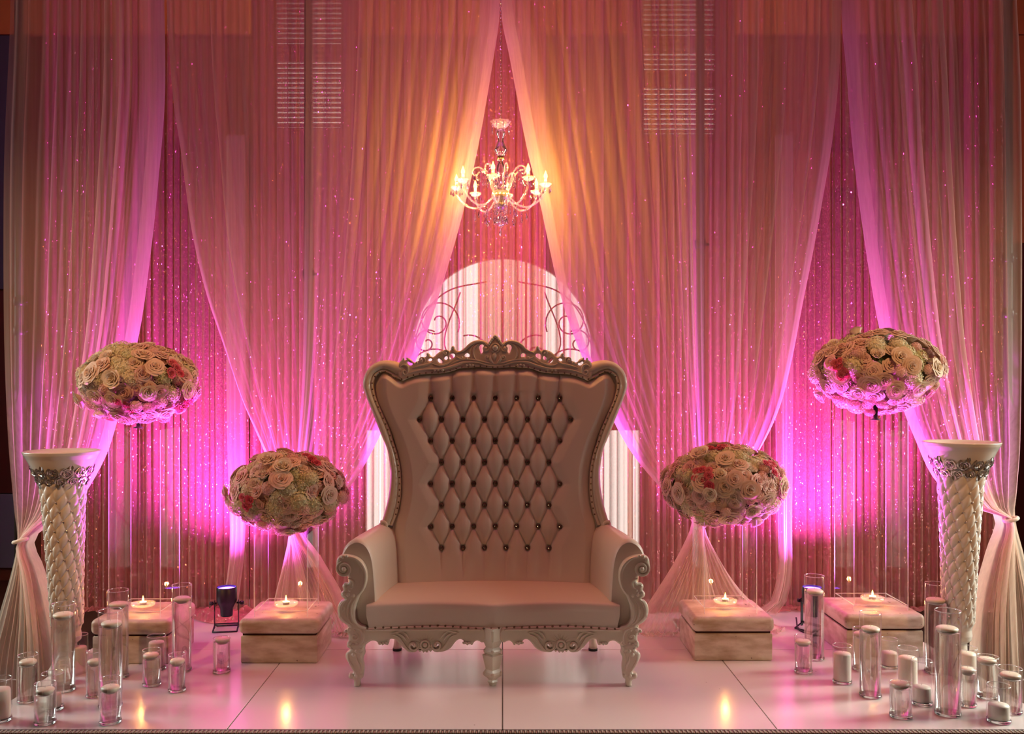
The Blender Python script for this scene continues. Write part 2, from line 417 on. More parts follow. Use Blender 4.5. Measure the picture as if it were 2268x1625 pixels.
M['crystal_thin'] = thin_glass('moulded_crystal', base=0.15, extra=0.13)
M['brass'] = simple('polished_brass', (0.75, 0.52, 0.22), 0.2, 1.0)
M['black'] = simple('black_metal', (0.012, 0.012, 0.014), 0.35, 0.3)
M['led'] = emit('led_lens', (0.25, 0.08, 1.0), 14)
M['cable'] = simple('black_cable', (0.01, 0.01, 0.01), 0.5)
M['leafm'] = simple('dark_rose_leaf', (0.035, 0.07, 0.02), 0.5, vary=0.3, vscale=20)
M['moss'] = simple('floral_foam_moss', (0.10, 0.11, 0.04), 0.95, vary=0.3)
M['cream'] = petal_mat('cream_petal', (0.80, 0.66, 0.50), (0.84, 0.62, 0.52))
M['blush'] = petal_mat('blush_petal', (0.80, 0.50, 0.44), (0.82, 0.60, 0.50))
M['pink'] = petal_mat('deep_pink_petal', (0.62, 0.08, 0.13), (0.72, 0.20, 0.24))
M['hydr'] = petal_mat('hydrangea_petal', (0.66, 0.66, 0.36), (0.80, 0.74, 0.54))
M['white'] = petal_mat('ivory_petal', (0.86, 0.78, 0.62), (0.85, 0.72, 0.60))
# ------------------------------------------------------------------ the hall around the stage
WB = 8.5                                              # distance of the back wall
def rect(x0, z0, x1, z1): return [(x0, z0), (x1, z0), (x1, z1), (x0, z1)]
def wall_plate(name, outlines, y, thick, mat, axis='y'):
    me = plate(outlines, thick, 0.002, poly=True)
    mb = MB()
    if axis == 'y': mb.mesh(me, lambda v: np.stack([v[:, 0], y - v[:, 2], v[:, 1]], 1))
    else: mb.mesh(me, lambda v: np.stack([y + v[:, 2], v[:, 0], v[:, 1]], 1))
    o = mb.build(name, mat, smooth=False); o['kind'] = 'structure'; bpy.data.meshes.remove(me); return o
ZC = 5.75; ZF = -0.32
DHW, DSP, DTOP = 0.89, 1.88, 2.77                     # door half width, spring height, crown
arch = [(DHW * math.cos(a), DSP + (DTOP - DSP) * math.sin(a)) for a in np.linspace(0, PI, 33)]
door_out = [(-1.36, ZF + 0.02), (1.36, ZF + 0.02), (1.36, 1.15), (DHW, 1.15)] + arch + [(-DHW, 1.15), (-1.36, 1.15)]
WINS = [(-2.19, 3.93, -1.50, 5.45), (1.31, 3.87, 2.05, 5.45)]
wall_plate('wall_back', [rect(-5.6, ZF, 5.6, ZC), door_out[::-1]] + [rect(*w)[::-1] for w in WINS], WB + 0.15, 0.30, M['wall'])
tag(bpy.data.objects['wall_back'], 'warm brown plaster wall behind the drapes with an arched door and high windows')
SW = [(5.6, 0.6, 7.5, 3.2)]
wall_plate('wall_left', [rect(-8, ZF, WB, ZC), rect(4.2, 0.6, 5.8, 3.2)[::-1]], -5.6, 0.2, M['wall'], 'x')
wall_plate('wall_right', [rect(-8, ZF, WB, ZC), rect(4.2, 0.6, 5.8, 3.2)[::-1]], 5.6, 0.2, M['wall'], 'x')
def struct_box(name, a, b, mat, parent=None):
    o = MB().box(a, b).build(name, mat, parent, smooth=False)
    if parent is None: o['kind'] = 'structure'
    return o
struct_box('ceiling', (-5.6, -8, ZC), (5.6, WB + 0.3, ZC + 0.1), M['ceiling'])
struct_box('wall_front', (-5.6, -8.1, ZF), (5.6, -8.0, ZC), M['wall'])
struct_box('floor', (-5.6, -8, ZF - 0.1), (5.6, WB + 0.3, ZF), M['carpet'])
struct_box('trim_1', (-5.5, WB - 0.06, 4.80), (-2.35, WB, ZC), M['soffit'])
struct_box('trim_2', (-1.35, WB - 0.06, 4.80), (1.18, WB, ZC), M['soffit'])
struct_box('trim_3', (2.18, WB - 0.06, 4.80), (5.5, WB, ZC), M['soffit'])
struct_box('trim_4', (-4.3, WB - 0.05, 3.29), (4.5, WB - 0.001, 3.80), M['wall_dark'])
struct_box('trim_5', (2.2, WB - 0.08, 3.36), (4.4, WB - 0.051, 3.70), M['wall_band'])
struct_box('trim_6', (-5.5, WB - 0.05, 2.42), (-4.55, WB, 4.79), M['blue'])
struct_box('trim_7', (-5.5, WB - 0.05, 0.51), (-4.55, WB, 2.40), M['wall_dark'])
o = struct_box('trim_8', (-5.5, WB - 0.05, -0.19), (-4.55, WB, 0.50), simple('pale_blue_panel', (0.22, 0.33, 0.45), 0.5))
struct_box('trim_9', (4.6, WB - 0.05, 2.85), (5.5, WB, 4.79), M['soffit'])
struct_box('trim_10', (4.6, WB - 0.05, 0.0), (5.5, WB, 2.84), M['wall_dark'])

# high windows with slatted blinds
for k, (x0, z0, x1, z1) in enumerate(WINS):
    w = bpy.data.objects.new('window_%d' % (k + 1), None); w.location = ((x0 + x1) / 2, WB + 0.1, z0); col.objects.link(w); w['kind'] = 'structure'
    fr = MB(); t = 0.035
    for a, b in (((x0, WB + .08, z0), (x1, WB + .14, z0 + t)), ((x0, WB + .08, z1 - t), (x1, WB + .14, z1)), ((x0, WB + .08, z0), (x0 + t, WB + .14, z1)), ((x1 - t, WB + .08, z0), (x1, WB + .14, z1))): fr.box(a, b)
    fr.build('window_frame', M['win_frame'], w, smooth=False)
    bars = ([(93, 128)] if k == 0 else [(74, 105), (158, 184)])
    for pa, pb in bars:
        MB().box((x0, WB + .06, wz(pb, WB)), (x1, WB + .14, wz(pa, WB))).build('glazing_bar', M['win_frame'], w, smooth=False)
    MB().box((x0, WB + .15, z0), (x1, WB + .155, z1)).build('window_pane', M['pane'], w, smooth=False)
    pitch = 0.0468; z = z0 + 0.05; src = None
    while z < z1 - 0.04:
        if src is None:
            src = MB().box((-(x1 - x0) / 2 + .02, -0.020, -0.0150), ((x1 - x0) / 2 - .02, 0.020, 0.0150)).build('blind_slat', M['blind'], w, smooth=False, local=True)
            s_ = src
        else: s_ = copy_part(src, w)
        s_.location = (0, -0.045, z - z0); s_.rotation_euler = (0.0, 0, R.uniform(-.002, .002)); z += pitch
    cb = MB()
    for x in (x0 + 0.16, x1 - 0.16): cb.box((x - .004, WB + .03, z0), (x + .004, WB + .034, z1))
    cb.build('blind_cord', M['blind'], w, smooth=False)

# arched glazed door with wrought-iron scrolls
dr = bpy.data.objects.new('door_1', None); dr.location = (0, WB + 0.1, ZF); col.objects.link(dr); dr['kind'] = 'structure'
def arch_pts(hw, zt, n=33): return [(hw * math.cos(a), DSP + (zt - DSP) * math.sin(a)) for a in np.linspace(0, PI, n)]
inner = [(-1.30, ZF + .1), (1.30, ZF + .1), (1.30, 1.09), (DHW - .05, 1.09)] + arch_pts(DHW - .05, DTOP - .05) + [(-DHW + .05, 1.09), (-1.30, 1.09)]
me = plate([door_out, inner[::-1]], 0.08, 0.004, poly=True)
MB().mesh(me, lambda v: np.stack([v[:, 0], WB + .1 - v[:, 2], v[:, 1]], 1)).build('door_frame', M['win_frame'], dr, smooth=False)
me = plate([inner], 0.006, 0.001, poly=True)
MB().mesh(me, lambda v: np.stack([v[:, 0], WB + .14 - v[:, 2], v[:, 1]], 1)).build('door_glass', M['pane'], dr, smooth=False)
MB().box((-.012, WB + .06, ZF), (.012, WB + .13, DTOP - .03)).build('meeting_stile', M['win_frame'], dr, smooth=False)
def spiral(cx, cz, r0, turns, a0, sgn=1, n=48, rend=0.12):
    return [(cx + (r0 * (1 - (1 - rend) * t)) * math.cos(a0 + sgn * turns * 2 * PI * t), cz + (r0 * (1 - (1 - rend) * t)) * math.sin(a0 + sgn * turns * 2 * PI * t)) for t in np.linspace(0, 1, n)]
yi = WB + 0.07
for s in (-1, 1):
    def ir(pts, r=0.007): return MB().tube([(s * x, yi, z) for x, z in pts], r, 6).build('iron_scroll', M['iron'], dr)
    ir(spiral(.62, 1.62, .27, 1.6, 0.3, 1)); ir(spiral(.62, 2.12, .22, 1.5, 3.6, -1)); ir(spiral(.30, 1.80, .20, 1.5, 1.2, 1))
    ir(spiral(.72, 1.92, .13, 1.2, 2.2, -1)); ir(spiral(.36, 1.18, .26, 1.5, 4.2, -1)); ir(spiral(.90, 1.15, .25, 1.5, 0.2, 1))
    ir(smooth_curve([(.15, 2.5), (.5, 2.42), (.72, 2.22), (.84, 1.9), (.86, 1.5)], 8)); ir(smooth_curve([(.12, .3), (.5, .8), (.3, 1.5), (.55, 1.9), (.4, 2.4)], 8))
    ir(smooth_curve([(.95, 0.0), (.6, .5), (.85, .95), (.86, 1.3)], 8)); ir(spiral(.5, .5, .22, 1.4, 1, 1))
    for a in range(0):
        q = 0.5 + a * 0.42; ir([(.78 + .04 * math.cos(q), 1.92 + .04 * math.sin(q)), (.78 + .15 * math.cos(q), 1.92 + .15 * math.sin(q))], 0.009)
# side windows (light the outer curtains)
for k, (sx, y0, y1) in enumerate(((-1, 4.2, 5.8), (1, 4.2, 5.8))):
    w = bpy.data.objects.new('window_%d' % (k + 3), None); w.location = (sx * 5.6, (y0 + y1) / 2, 0.6); col.objects.link(w); w['kind'] = 'structure'
    fr = MB()
    for a, b in (((y0, .6), (y1, .66)), ((y0, 3.14), (y1, 3.2)), ((y0, .6), (y0 + .06, 3.2)), ((y1 - .06, .6), (y1, 3.2)), ((y0, 1.85), (y1, 1.9))):
        fr.box((sx * 5.6 - .05, a[0], a[1]), (sx * 5.6 + .05, b[0], b[1]))
    fr.build('window_frame', M['win_frame'], w, smooth=False)

# ------------------------------------------------------------------ stage of white panels
XL, XR = -2.38, 2.50
st = bpy.data.objects.new('floor', None); st.name = 'floor.001'; col.objects.link(st); st['kind'] = 'structure'; st['label'] = 'low stage decked with glossy white panels'
xs = [XL, -1.222, 0.0, 1.218, XR]; ys = [4.0, 5.205, 6.42]
for i in range(4):
    for j in range(2):
        g = 0.0022
        MB().rbox((xs[i] + g, ys[j] + g, -0.03), (xs[i + 1] - g, ys[j + 1] - g, 0), 0.0015, 1).build('panel', M['deck'], st, smooth=False)
MB().box((XL, 4.0, -0.06), (XR, 6.42, -0.031)).build('sub_deck', M['deck_edge'], st, smooth=False)
MB().box((-0.0016, 4.003, -0.03), (0.0004, 5.2, 0.0004)).build('joint_strip', M['steel'], st, smooth=False)
MB().box((XL - .004, 3.986, -0.05), (XR + .004, 3.998, -0.002)).build('edge_strip', M['deck_edge'], st, smooth=False)
MB().box((XL, 4.0, ZF), (XR, 6.42, -0.061)).build('stage_base', M['deck_edge'], st, smooth=False)
sk = MB(); n = 520
for i in range(n):
    x = XL + (XR - XL) * (i + .5) / n
    sk.box((x - .0034, 3.955 + .002 * (i % 2), ZF), (x + .0034, 3.985, .004 - .0035 * (i % 2)))
o = sk.build('ribbed_skirt', M['fascia'], st, smooth=False); o['kind'] = 'stuff'

# ------------------------------------------------------------------ pipe-and-drape frame
def pole(px, d, label, collars, z0=0.0):
    x = wx(px, d); t = thing('drape_pole', label, 'pole', (x, d, z0))
    MB().lathe([(.0, z0 + .012), (.027, z0 + .012), (.027, 4.36), (0, 4.36)], (x, d, 0), 16).build('upright', M['pole'], t)
    MB().rbox((x - .16, d - .12, z0), (x + .16, d + .12, z0 + .012), .004, 1).build('base_plate', M['steel'], t, smooth=False)
    for py in collars:
        z = wz(py, d); MB().lathe([(.028, z - .028), (.036, z - .026), (.036, z + .026), (.028, z + .028)], (x, d, 0), 16).tube([(x + .02, d, z), (x + .055, d, z)], .008, 8).build('lock_collar', M['black'], t)
PD = 5.72
pole(683, PD, 'grey upright pole behind the sheers left of the chandelier', [607])
pole(1551, PD, 'grey upright pole behind the sheers right of the chandelier', [541])
pole(42, 5.74, 'grey upright pole inside the outer left curtain, with two collars', [668, 733], ZF)
pole(2233, 5.74, 'grey upright pole inside the outer right curtain, with two collars', [572, 695], ZF)
t = thing('drape_crossbar', 'long crossbar over the stage that carries the sheer curtains', 'pole', (0, 5.86, 4.36))
MB().tube([(-3.15, 5.86, 4.37), (3.25, 5.86, 4.37)], .02, 12).build('bar', M['steel'], t)
t = thing('drape_crossbar', 'rear crossbar that carries the sequin curtains', 'pole', (0, 6.2, 4.40))
MB().tube([(-3.2, 6.2, 4.41), (3.3, 6.2, 4.41)], .02, 12).build('bar', M['steel'], t)

# ------------------------------------------------------------------ drapes
def vnoise(seed, s, t, fs, ft):
    return np.array([[noise.noise(Vector((a * fs + seed * 7.3, b * ft, seed * 1.7))) for b in t] for a in s])
def drape(name, label, L, Rr, D, folds, seed, amp=0.020, lap=0.14, N=None, rows=70, mat=None, flat=(0, 0), puddle=0.0, group=None, cat='curtain', ties=None, hem=(), zmin=0.012):
    """cloth between two edge curves (px, py); D: (py, distance) control points"""
    N = N or folds * 20
    fl, frr = curve_at(L), curve_at(Rr)
    p0 = max(L[0][1], Rr[0][1]); p1 = min(L[-1][1], Rr[-1][1])
    py = np.linspace(p0, p1, rows); d = np.interp(py, [q[0] for q in D], [q[1] for q in D])
    s = np.linspace(0, 1, N)
    # uneven gathering
    g = np.cumsum(1 + 0.9 * np.array([noise.noise(Vector((a * 9 + seed, 3.1, 0))) for a in s])); g = (g - g[0]) / (g[-1] - g[0])
    tt = (py - py[0]) / 1000.0
    nz = vnoise(seed, s, tt, 6.0, 0.45); nz2 = vnoise(seed + 11, s, tt, 2.6, 0.6)
    ph = 2 * PI * folds * g[:, None] + 1.3 * nz
    am = np.array([0.12 + 2.9 * abs(noise.noise(Vector((a * folds * 0.42, seed, 2.0)))) for a in s])[:, None]
    ed = np.ones(N)
    if flat[0]: ed *= np.clip((s - 0.004) / flat[0], 0.0, 1) ** 1.5
    if flat[1]: ed *= np.clip((0.996 - s) / flat[1], 0.0, 1) ** 1.5
    am = am * (0.06 + 0.94 * ed[:, None])
    xl = np.array([wx(a, b) for a, b in zip(fl(py), d)]); xr = np.array([wx(a, b) for a, b in zip(frr(py), d)])
    w = np.maximum(xr - xl, 0.02)
    X = xl[None] + w[None] * g[:, None] + lap * (w[None] / folds) * am * np.cos(ph)
    ampd = np.clip(amp * np.ones(rows), 0, None)
    Y = d[None] + ampd[None] * am * (np.sin(ph) + 0.16 * np.sin(2.1 * ph + 1)) + 0.045 * nz2 * (0.25 + 0.75 * ed[:, None])
    for side in hem:                                  # drawn edges curl back a little
        q = s if side < 0 else 1 - s
        Y = Y + (.13 * np.clip(1 - q / .10, 0, 1) ** 1.6)[:, None]
    Z = np.array([wz(a, b) for a, b in zip(py, d)])[None] + 0 * X
    if puddle:
        Z = np.maximum(Z, zmin)
        k = 8; nx = vnoise(seed + 5, s, np.linspace(0, 1, k), 18, 3)
        ang = np.linspace(0, 1, k)[None]
        X2 = X[:, -1:] + 0.03 * nx; Y2 = Y[:, -1:] - puddle * ang * (1 + 0.4 * nx); Z2 = zmin + np.abs(nx) * 0.05 * np.sin(ang * PI) + 0.004
        X = np.hstack([X, X2]); Y = np.hstack([Y, Y2]); Z = np.hstack([Z, Z2 + 0 * X2])
    P = np.stack([X, Y, Z], 2)
    root = (float((xl[-1] + xr[-1]) / 2), float(d[-1]), float(Z.min()))
    t = thing(name, label, cat, root, group)
    MB().grid(P).build('cloth', mat or M['sheer'], t)
    if hem:
        for side in hem:
            k = int(N * .055); Q = P[:k] if side < 0 else P[-k:]
            Q = Q + np.array((0, .004, 0)); MB().grid(Q[:, :rows]).build('hem', M['hem'], t)
    if ties:
        tx, ty, td, tw = ties; c = W(tx, ty, td)
        a = np.linspace(0, 2 * PI, 24)
        MB().tube([(c[0] + tw * math.cos(q), c[1] + tw * .8 * math.sin(q), c[2] + .01 * math.cos(q)) for q in a], .011, 8).build('tieback', M['sheer_solid'], t)
    return t
M['sheer_solid'] = simple('voile_band', (0.82, 0.76, 0.66), 0.8)

T0 = -170
drape('sheer_curtain', 'far left ivory sheer curtain tied back beside the left stage edge',
      [(28, T0), (24, 60), (10, 350), (8, 700), (16, 950), (30, 1120), (38, 1195), (24, 1270), (-5, 1370), (-40, 1500), (-60, 1750)],
      [(346, T0), (346, 0), (347, 200), (331, 400), (314, 560), (288, 740), (240, 930), (205, 1030), (140, 1130), (52, 1198), (72, 1270), (98, 1370), (120, 1500), (135, 1750)],
      [(T0, 5.60), (900, 5.56), (1050, 5.4), (1200, 5.12), (1500, 5.0), (1750, 5.0)], 11, 1, hem=(1,), flat=(.0, .16), rows=90, ties=(45, 1197, 5.1, .035))
drape('sheer_curtain', 'ivory sheer curtain falling right of the left gap, its hem lit magenta',
      [(350, T0), (352, 0), (366, 200), (385, 330), (408, 500), (440, 640), (480, 760), (522, 880), (568, 980), (612, 1080), (638, 1170), (625, 1240), (600, 1330), (590, 1412)],
      [(694, T0), (692, 400), (690, 750), (684, 950), (670, 1080), (652, 1170), (668, 1240), (690, 1330), (700, 1412)],
      [(T0, 5.60), (500, 5.62), (1000, 5.59), (1170, 5.55), (1412, 5.50)], 10, 2, hem=(-1,), flat=(.18, 0), puddle=.03, ties=(648, 1172, 5.52, .03))
drape('sheer_curtain', 'ivory sheer curtain left of the chandelier, glowing amber beside its bulbs',
      [(676, T0), (676, 400), (672, 800), (660, 1000), (648, 1100), (644, 1170), (652, 1240), (664, 1330), (668, 1412)],
      [(1107, T0), (1107, 0), (1091, 120), (1060, 300), (1026, 450), (990, 580), (932, 760), (868, 900), (784, 1060), (715, 1130), (657, 1172), (700, 1240), (742, 1310), (768, 1365), (790, 1412)],
      [(T0, 5.54), (500, 5.54), (1000, 5.52), (1170, 5.50), (1412, 5.47)], 12, 3, hem=(1,), flat=(0, .14), puddle=.04, rows=84)
drape('sheer_curtain', 'ivory sheer curtain right of the chandelier, glowing amber beside its bulbs',
      [(1109, T0), (1109, 0), (1131, 120), (1165, 300), (1200, 450), (1242, 640), (1290, 780), (1350, 905), (1402, 1000), (1462, 1075), (1520, 1130), (1542, 1165), (1510, 1240), (1468, 1310), (1432, 1365), (1405, 1412)],
      [(1556, T0), (1556, 400), (1558, 800), (1560, 1000), (1558, 1165), (1566, 1240), (1572, 1330), (1580, 1412)],
      [(T0, 5.54), (500, 5.54), (1000, 5.52), (1170, 5.50), (1412, 5.47)], 12, 4, hem=(-1,), flat=(.14, 0), puddle=.06, rows=84, ties=(1551, 1166, 5.52, .03))
drape('sheer_curtain', 'ivory sheer curtain falling left of the right gap, its hem lit magenta',
      [(1540, T0), (1541, 400), (1543, 800), (1545, 1000), (1546, 1165), (1540, 1240), (1532, 1330), (1530, 1412)],
      [(1880, T0), (1880, 0), (1875, 150), (1860, 300), (1837, 440), (1815, 560), (1791, 680), (1770, 790), (1742, 900), (1700, 990), (1640, 1075), (1590, 1130), (1562, 1165), (1600, 1240), (1646, 1310), (1700, 1365), (1745, 1412)],
      [(T0, 5.60), (500, 5.62), (1000, 5.59), (1170, 5.55), (1412, 5.50)], 10, 5, hem=(1,), flat=(0, .18), puddle=.03, rows=84)
drape('sheer_curtain', 'far right ivory sheer curtain tied back beside the right stage edge',
      [(1881, T0), (1881, 0), (1894, 150), (1906, 300), (1924, 450), (1946, 600), (1976, 760), (2020, 900), (2052, 980), (2090, 1060), (2150, 1120), (2232, 1150), (2212, 1230), (2188, 1320), (2176, 1430), (2168, 1750)],
      [(2238, T0), (2243, 0), (2252, 200), (2257, 600), (2257, 950), (2250, 1080), (2245, 1150), (2268, 1240), (2300, 1400), (2330, 1750)],
      [(T0, 5.60), (900, 5.60), (1020, 5.42), (1150, 5.15), (1430, 5.0), (1750, 5.0)], 11, 6, hem=(-1,), flat=(.14, 0), rows=90, ties=(2239, 1150, 5.15, .035))
drape('sheer_strip', 'narrow sheer strip hanging in the left gap above the black light', [(498, 300), (500, 900), (508, 1180), (500, 1290), (486, 1352)], [(540, 300), (541, 900), (540, 1180), (530, 1290), (520, 1352)],
      [(300, 5.98), (1352, 5.98)], 3, 8, amp=.02, rows=30, N=60)
drape('sheer_strip', 'narrow sheer strip curving to the deck beside the right inner pedestal', [(1716, 300), (1716, 900), (1722, 1150), (1722, 1260), (1700, 1340), (1660, 1361)], [(1756, 300), (1755, 900), (1752, 1150), (1752, 1260), (1740, 1330), (1715, 1361)],
      [(300, 5.95), (1361, 5.95)], 3, 9, amp=.02, rows=34, N=60)

SD = 6.14; zb = HY + EYE * FPX / SD
def sequin(label, a, b, folds, seed):
    drape('sequin_curtain', label, [(a, T0), (a, 700), (a, zb)], [(b, T0), (b, 700), (b, zb)], [(T0, SD), (zb, SD)], folds, seed, amp=.034, lap=.20, rows=46, N=folds * 13, mat=M['sequin'], puddle=.10, zmin=.006)
sequin('rose sequin curtain at the far left, behind the left quilted vase', 95, 315, 14, 21)
sequin('rose sequin curtain filling the left gap behind the black light', 318, 552, 15, 22)
sequin('rose sequin curtain behind the inner left flower ball', 555, 840, 17, 23)
sequin('rose sequin curtain behind the chandelier, left one of the overlapping two', 843, 1206, 22, 24)
SD = 6.25; zb = HY + EYE * FPX / SD
sequin('rose sequin curtain behind the chandelier, right one of the overlapping two', 1058, 1400, 20, 25)
SD = 6.14; zb = HY + EYE * FPX / SD
sequin('rose sequin curtain behind the inner right flower ball', 1390, 1690, 18, 26)
sequin('rose sequin curtain filling the right gap behind the outer flower ball', 1693, 1955, 17, 27)
sequin('rose sequin curtain at the far right, behind the right quilted vase', 1958, 2215, 15, 28)
# loose sequin hem heaped on the deck by the left light
pd = MB(); S_ = np.linspace(0, 1, 60); T_ = np.linspace(0, 1, 16)
nn = vnoise(41, S_, T_, 9, 5)
X = wx(425, 5.9) + S_[:, None] * 0.55 + .02 * nn; Y = 6.00 - .26 * T_[None] * np.sin(PI * (0.15 + .8 * S_[:, None])) + 0 * X
Z = .008 + np.abs(nn) * .10 * np.sin(PI * T_[None]) + .02 * np.sin(PI * T_[None])
o = pd.grid(np.stack([X, Y, Z], 2)).build('sequin_hem', M['sequin'])
tag(o, 'heap of loose sequin hem on the deck behind the left black light', 'fabric')
# ------------------------------------------------------------------ carved ivory throne loveseat
BC = 1097.0; FC = 1092.0                              # centre columns of back and front
XC = wx(FC, 4.57)
ls = thing('throne_loveseat', 'carved ivory throne loveseat with high button-tufted back in the middle of the stage', 'loveseat', (XC, 4.57, 0))
def bd(py): return 5.06 + (1290 - py) / 548 * 0.16    # the back leans
def bpt(px, py, fwd=0.0):
    d = bd(py); x, y, z = W(px, py, d)
    return (x, d - 0.05 * ((px - BC) / 290) ** 2 - fwd, z)
def mir(p, c): return [(2 * c - x, y) for x, y in p]

pairs = [((846,1158),(873,1160)),((856,1125),(884,1128)),((864,1085),(890,1088)),((866,1040),(889,1042)),((860,996),(882,1004)),((850,970),(873,976)),
 ((843,953),(868,958)),((831,922),(856,928)),((821,896),(845,903)),((812,872),(836,880)),((807,853),(831,858)),((809,836),(832,843)),((816,820),(836,833)),
 ((830,806),(842,828)),((847,799),(853,824)),((864,798),(866,829)),((880,801),(876,837)),((892,806),(890,842))]
OUT = smooth_curve([p[0] for p in pairs], 5); INN = smooth_curve([p[1] for p in pairs], 5)
prof = [(0, -.035), (-.005, .0), (.03, .018), (.14, .030), (.32, .037), (.5, .036), (.66, .030), (.74, .020), (.80, .024), (.88, .028), (.95, .024), (1.0, .010), (1.0, -.035)]
for s in (0, 1):
    mb = MB(); P = np.zeros((len(OUT), len(prof), 3))
    for i, (o, n_) in enumerate(zip(OUT, INN)):
        for j, (t, h) in enumerate(prof):
            px = o[0] + (n_[0] - o[0]) * t; py = o[1] + (n_[1] - o[1]) * t
            if s: px = 2 * BC - px
            P[i, j] = bpt(px, py, h)
    mb.grid(P, wrap_v=True)
    # curled foot of the side frame and outer bead
    e = (lambda p: (2 * BC - p[0], p[1])) if s else (lambda p: p)
    sp = [bpt(*e((852 + 9 * r * math.cos(a), 1160 + 9 * r * math.sin(a))), .035) for r, a in zip(np.linspace(1, .2, 22), np.linspace(-2.2, 5.6, 22))]
    mb.tube(sp, np.linspace(.012, .007, 22), 8); mb.ball(bpt(*e((852, 1160)), .03), .016, 10, 7)
    mb.ball(bpt(*e((852, 1160)), .0), (.026, .03, .026), 12, 8)
    mb.build('side_frame', M['lacquer'], ls, edge=50)

# crest: pierced carved board
top = [(886,800),(891,797),(893,792),(898,797),(904,793),(911,796),(917,802),(923,801),(930,797),(938,791),(944,789),(946,783),(951,783),(954,788),(960,790),(968,783),(977,777),(988,774),(997,776),(999,770),(1005,767),(1009,774),(1016,777),(1026,773),(1035,764),(1044,757),(1056,753),(1068,753),(1078,757),(1083,759),(1085,753),(1088,749),(1091,746),(1094,742)]
low = [(890,843),(901,839),(921,832),(947,828),(976,827),(1002,822),(1018,816),(1038,815),(1058,813),(1078,814)]
outl = top + [(BC, 740)] + [(2 * BC - x, y) for x, y in top[::-1]] + [(2 * BC - x, y) for x, y in low] + [(BC, 815)] + low[::-1]
A_ = [(1066,763),(1072,765),(1069,771),(1070,778),(1066,782),(1063,776),(1061,769)]
B_ = [(1034,782),(1039,784),(1040,789),(1036,790),(1029,788)]
C_ = [(1000,783),(1008,786),(1004,792),(997,795),(995,789)]
D_ = [(991,789),(990,796),(984,794)]
E_ = [(971,794),(976,796),(980,803),(974,803),(970,799)]
F_ = [(949,796),(957,795),(955,799),(950,799)]
G_ = [(903,801),(909,803),(914,805),(911,809),(904,806)]
H_ = [(872,824),(878,818),(884,818),(889,824),(884,828),(879,833),(876,827)]
holes = []
for h in (A_, B_, C_, D_, E_, F_, G_): holes += [h, mir(h, BC)]
CD = 5.20
def px2(p): return (wx(p[0], CD), wz(p[1], CD))
me = plate([[px2(p) for p in outl]] + [[px2(p) for p in h][::-1] for h in holes], 0.046, 0.008, res=4)
bm = bmesh.new(); bm.from_mesh(me)
for q in np.linspace(-.60, .52, 41): bmesh.ops.bisect_plane(bm, geom=bm.verts[:] + bm.edges[:] + bm.faces[:], plane_co=(q, 0, 0), plane_no=(1, 0, 0))
bm.to_mesh(me); bm.free()
cb = MB()
def crest_map(v):
    x, z, t = v[:, 0], v[:, 1], v[:, 2]
    py = HY - (z - EYE) * FPX / CD; px = CX + x * FPX / CD
    y = 5.06 + (1290 - py) / 548 * 0.16 - 0.05 * ((px - BC) / 290) ** 2 - 0.012 - t
    k = y / CD
    return np.stack([x * (y / CD) , y, EYE + (z - EYE) * (y / CD)], 1)
cb.mesh(me, crest_map)
def rel(pts, r, taper=True, fwd=.036, both=True, seg=7, sm=5):
    p = smooth_curve(pts, sm) if sm and len(pts) > 2 else np.array(pts, float)
    n_ = len(p); rr = r * (np.sin(np.linspace(.25, PI - .12, n_)) if taper else np.ones(n_))
    for s in ((0, 1) if both else (0,)):
        cb.tube([bpt(2 * BC - a if s else a, b, fwd) for a, b in p], rr, seg, flat=.8)
def relball(px, py, r, fwd=.036, both=True):
    for s in ((0, 1) if both else (0,)):
        cb.ball(bpt(2 * BC - px if s else px, py, fwd), (r, r * .7, r), 10, 7)
def spi(cx, cy, r0, turns, a0, sg, rend=.15, n=26):
    return [(cx + r0 * (1 - (1 - rend) * t) * math.cos(a0 + sg * turns * 2 * PI * t), cy + r0 * (1 - (1 - rend) * t) * math.sin(a0 + sg * turns * 2 * PI * t)) for t in np.linspace(0, 1, n)]
rel([(893,832),(921,822),(947,818),(976,817),(1004,811),(1022,804),(1040,802),(1058,803),(1076,808),(1097,812)], .007)
rel([(1000,806),(1020,797),(1050,797),(1078,803),(1097,806)], .005)
rel([(1012,782),(1028,776),(1040,765),(1054,758),(1070,758),(1080,765)], .008)
rel([(1058,800),(1050,790),(1049,776),(1055,766),(1064,760)], .006)
rel([(1046,800),(1042,786),(1044,772),(1052,763)], .005)
rel(spi(1076,772,9,1.4,-2.2,1), .0055, sm=0); relball(1076, 772, .010)
rel(spi(1080,792,7,1.3,0,1), .005, sm=0); relball(1080, 792, .007)
relball(1097, 771, .017, both=False); rel(spi(1097,771,9.5,1,0,1,1), .0045, False, both=False, sm=0)
rel([(1097,780),(1095,790),(1097,803)], .016, both=False, fwd=.030)
rel([(1088,786),(1086,796),(1094,806)], .008)
for k in range(5):                                   # leaf of the top finial
    a = .25 + k * .27; relball(1097 - 3 - 3.0 * k, 747 + 4.0 * k, .0075)
relball(1097, 745, .008, both=False); rel([(1097,744),(1097,764)], .008, both=False, sm=0)
rel(spi(988,782,8,1.3,1.2,-1), .0055, sm=0); relball(988, 782, .007)
rel([(1012,790),(1020,795),(1032,796)], .006); relball(1024, 792, .007); relball(1034, 794, .009)
rel([(960,806),(975,810),(990,806),(1004,798)], .006)
rel(spi(936,798,8,1.3,1.2,-1), .005, sm=0); relball(936, 798, .007); rel([(915,815),(932,810),(950,806),(962,800)], .006)
rel([(890,812),(897,808),(905,812),(906,822),(900,832)], .007); rel(spi(899,824,7,1.2,0,1), .005, sm=0)
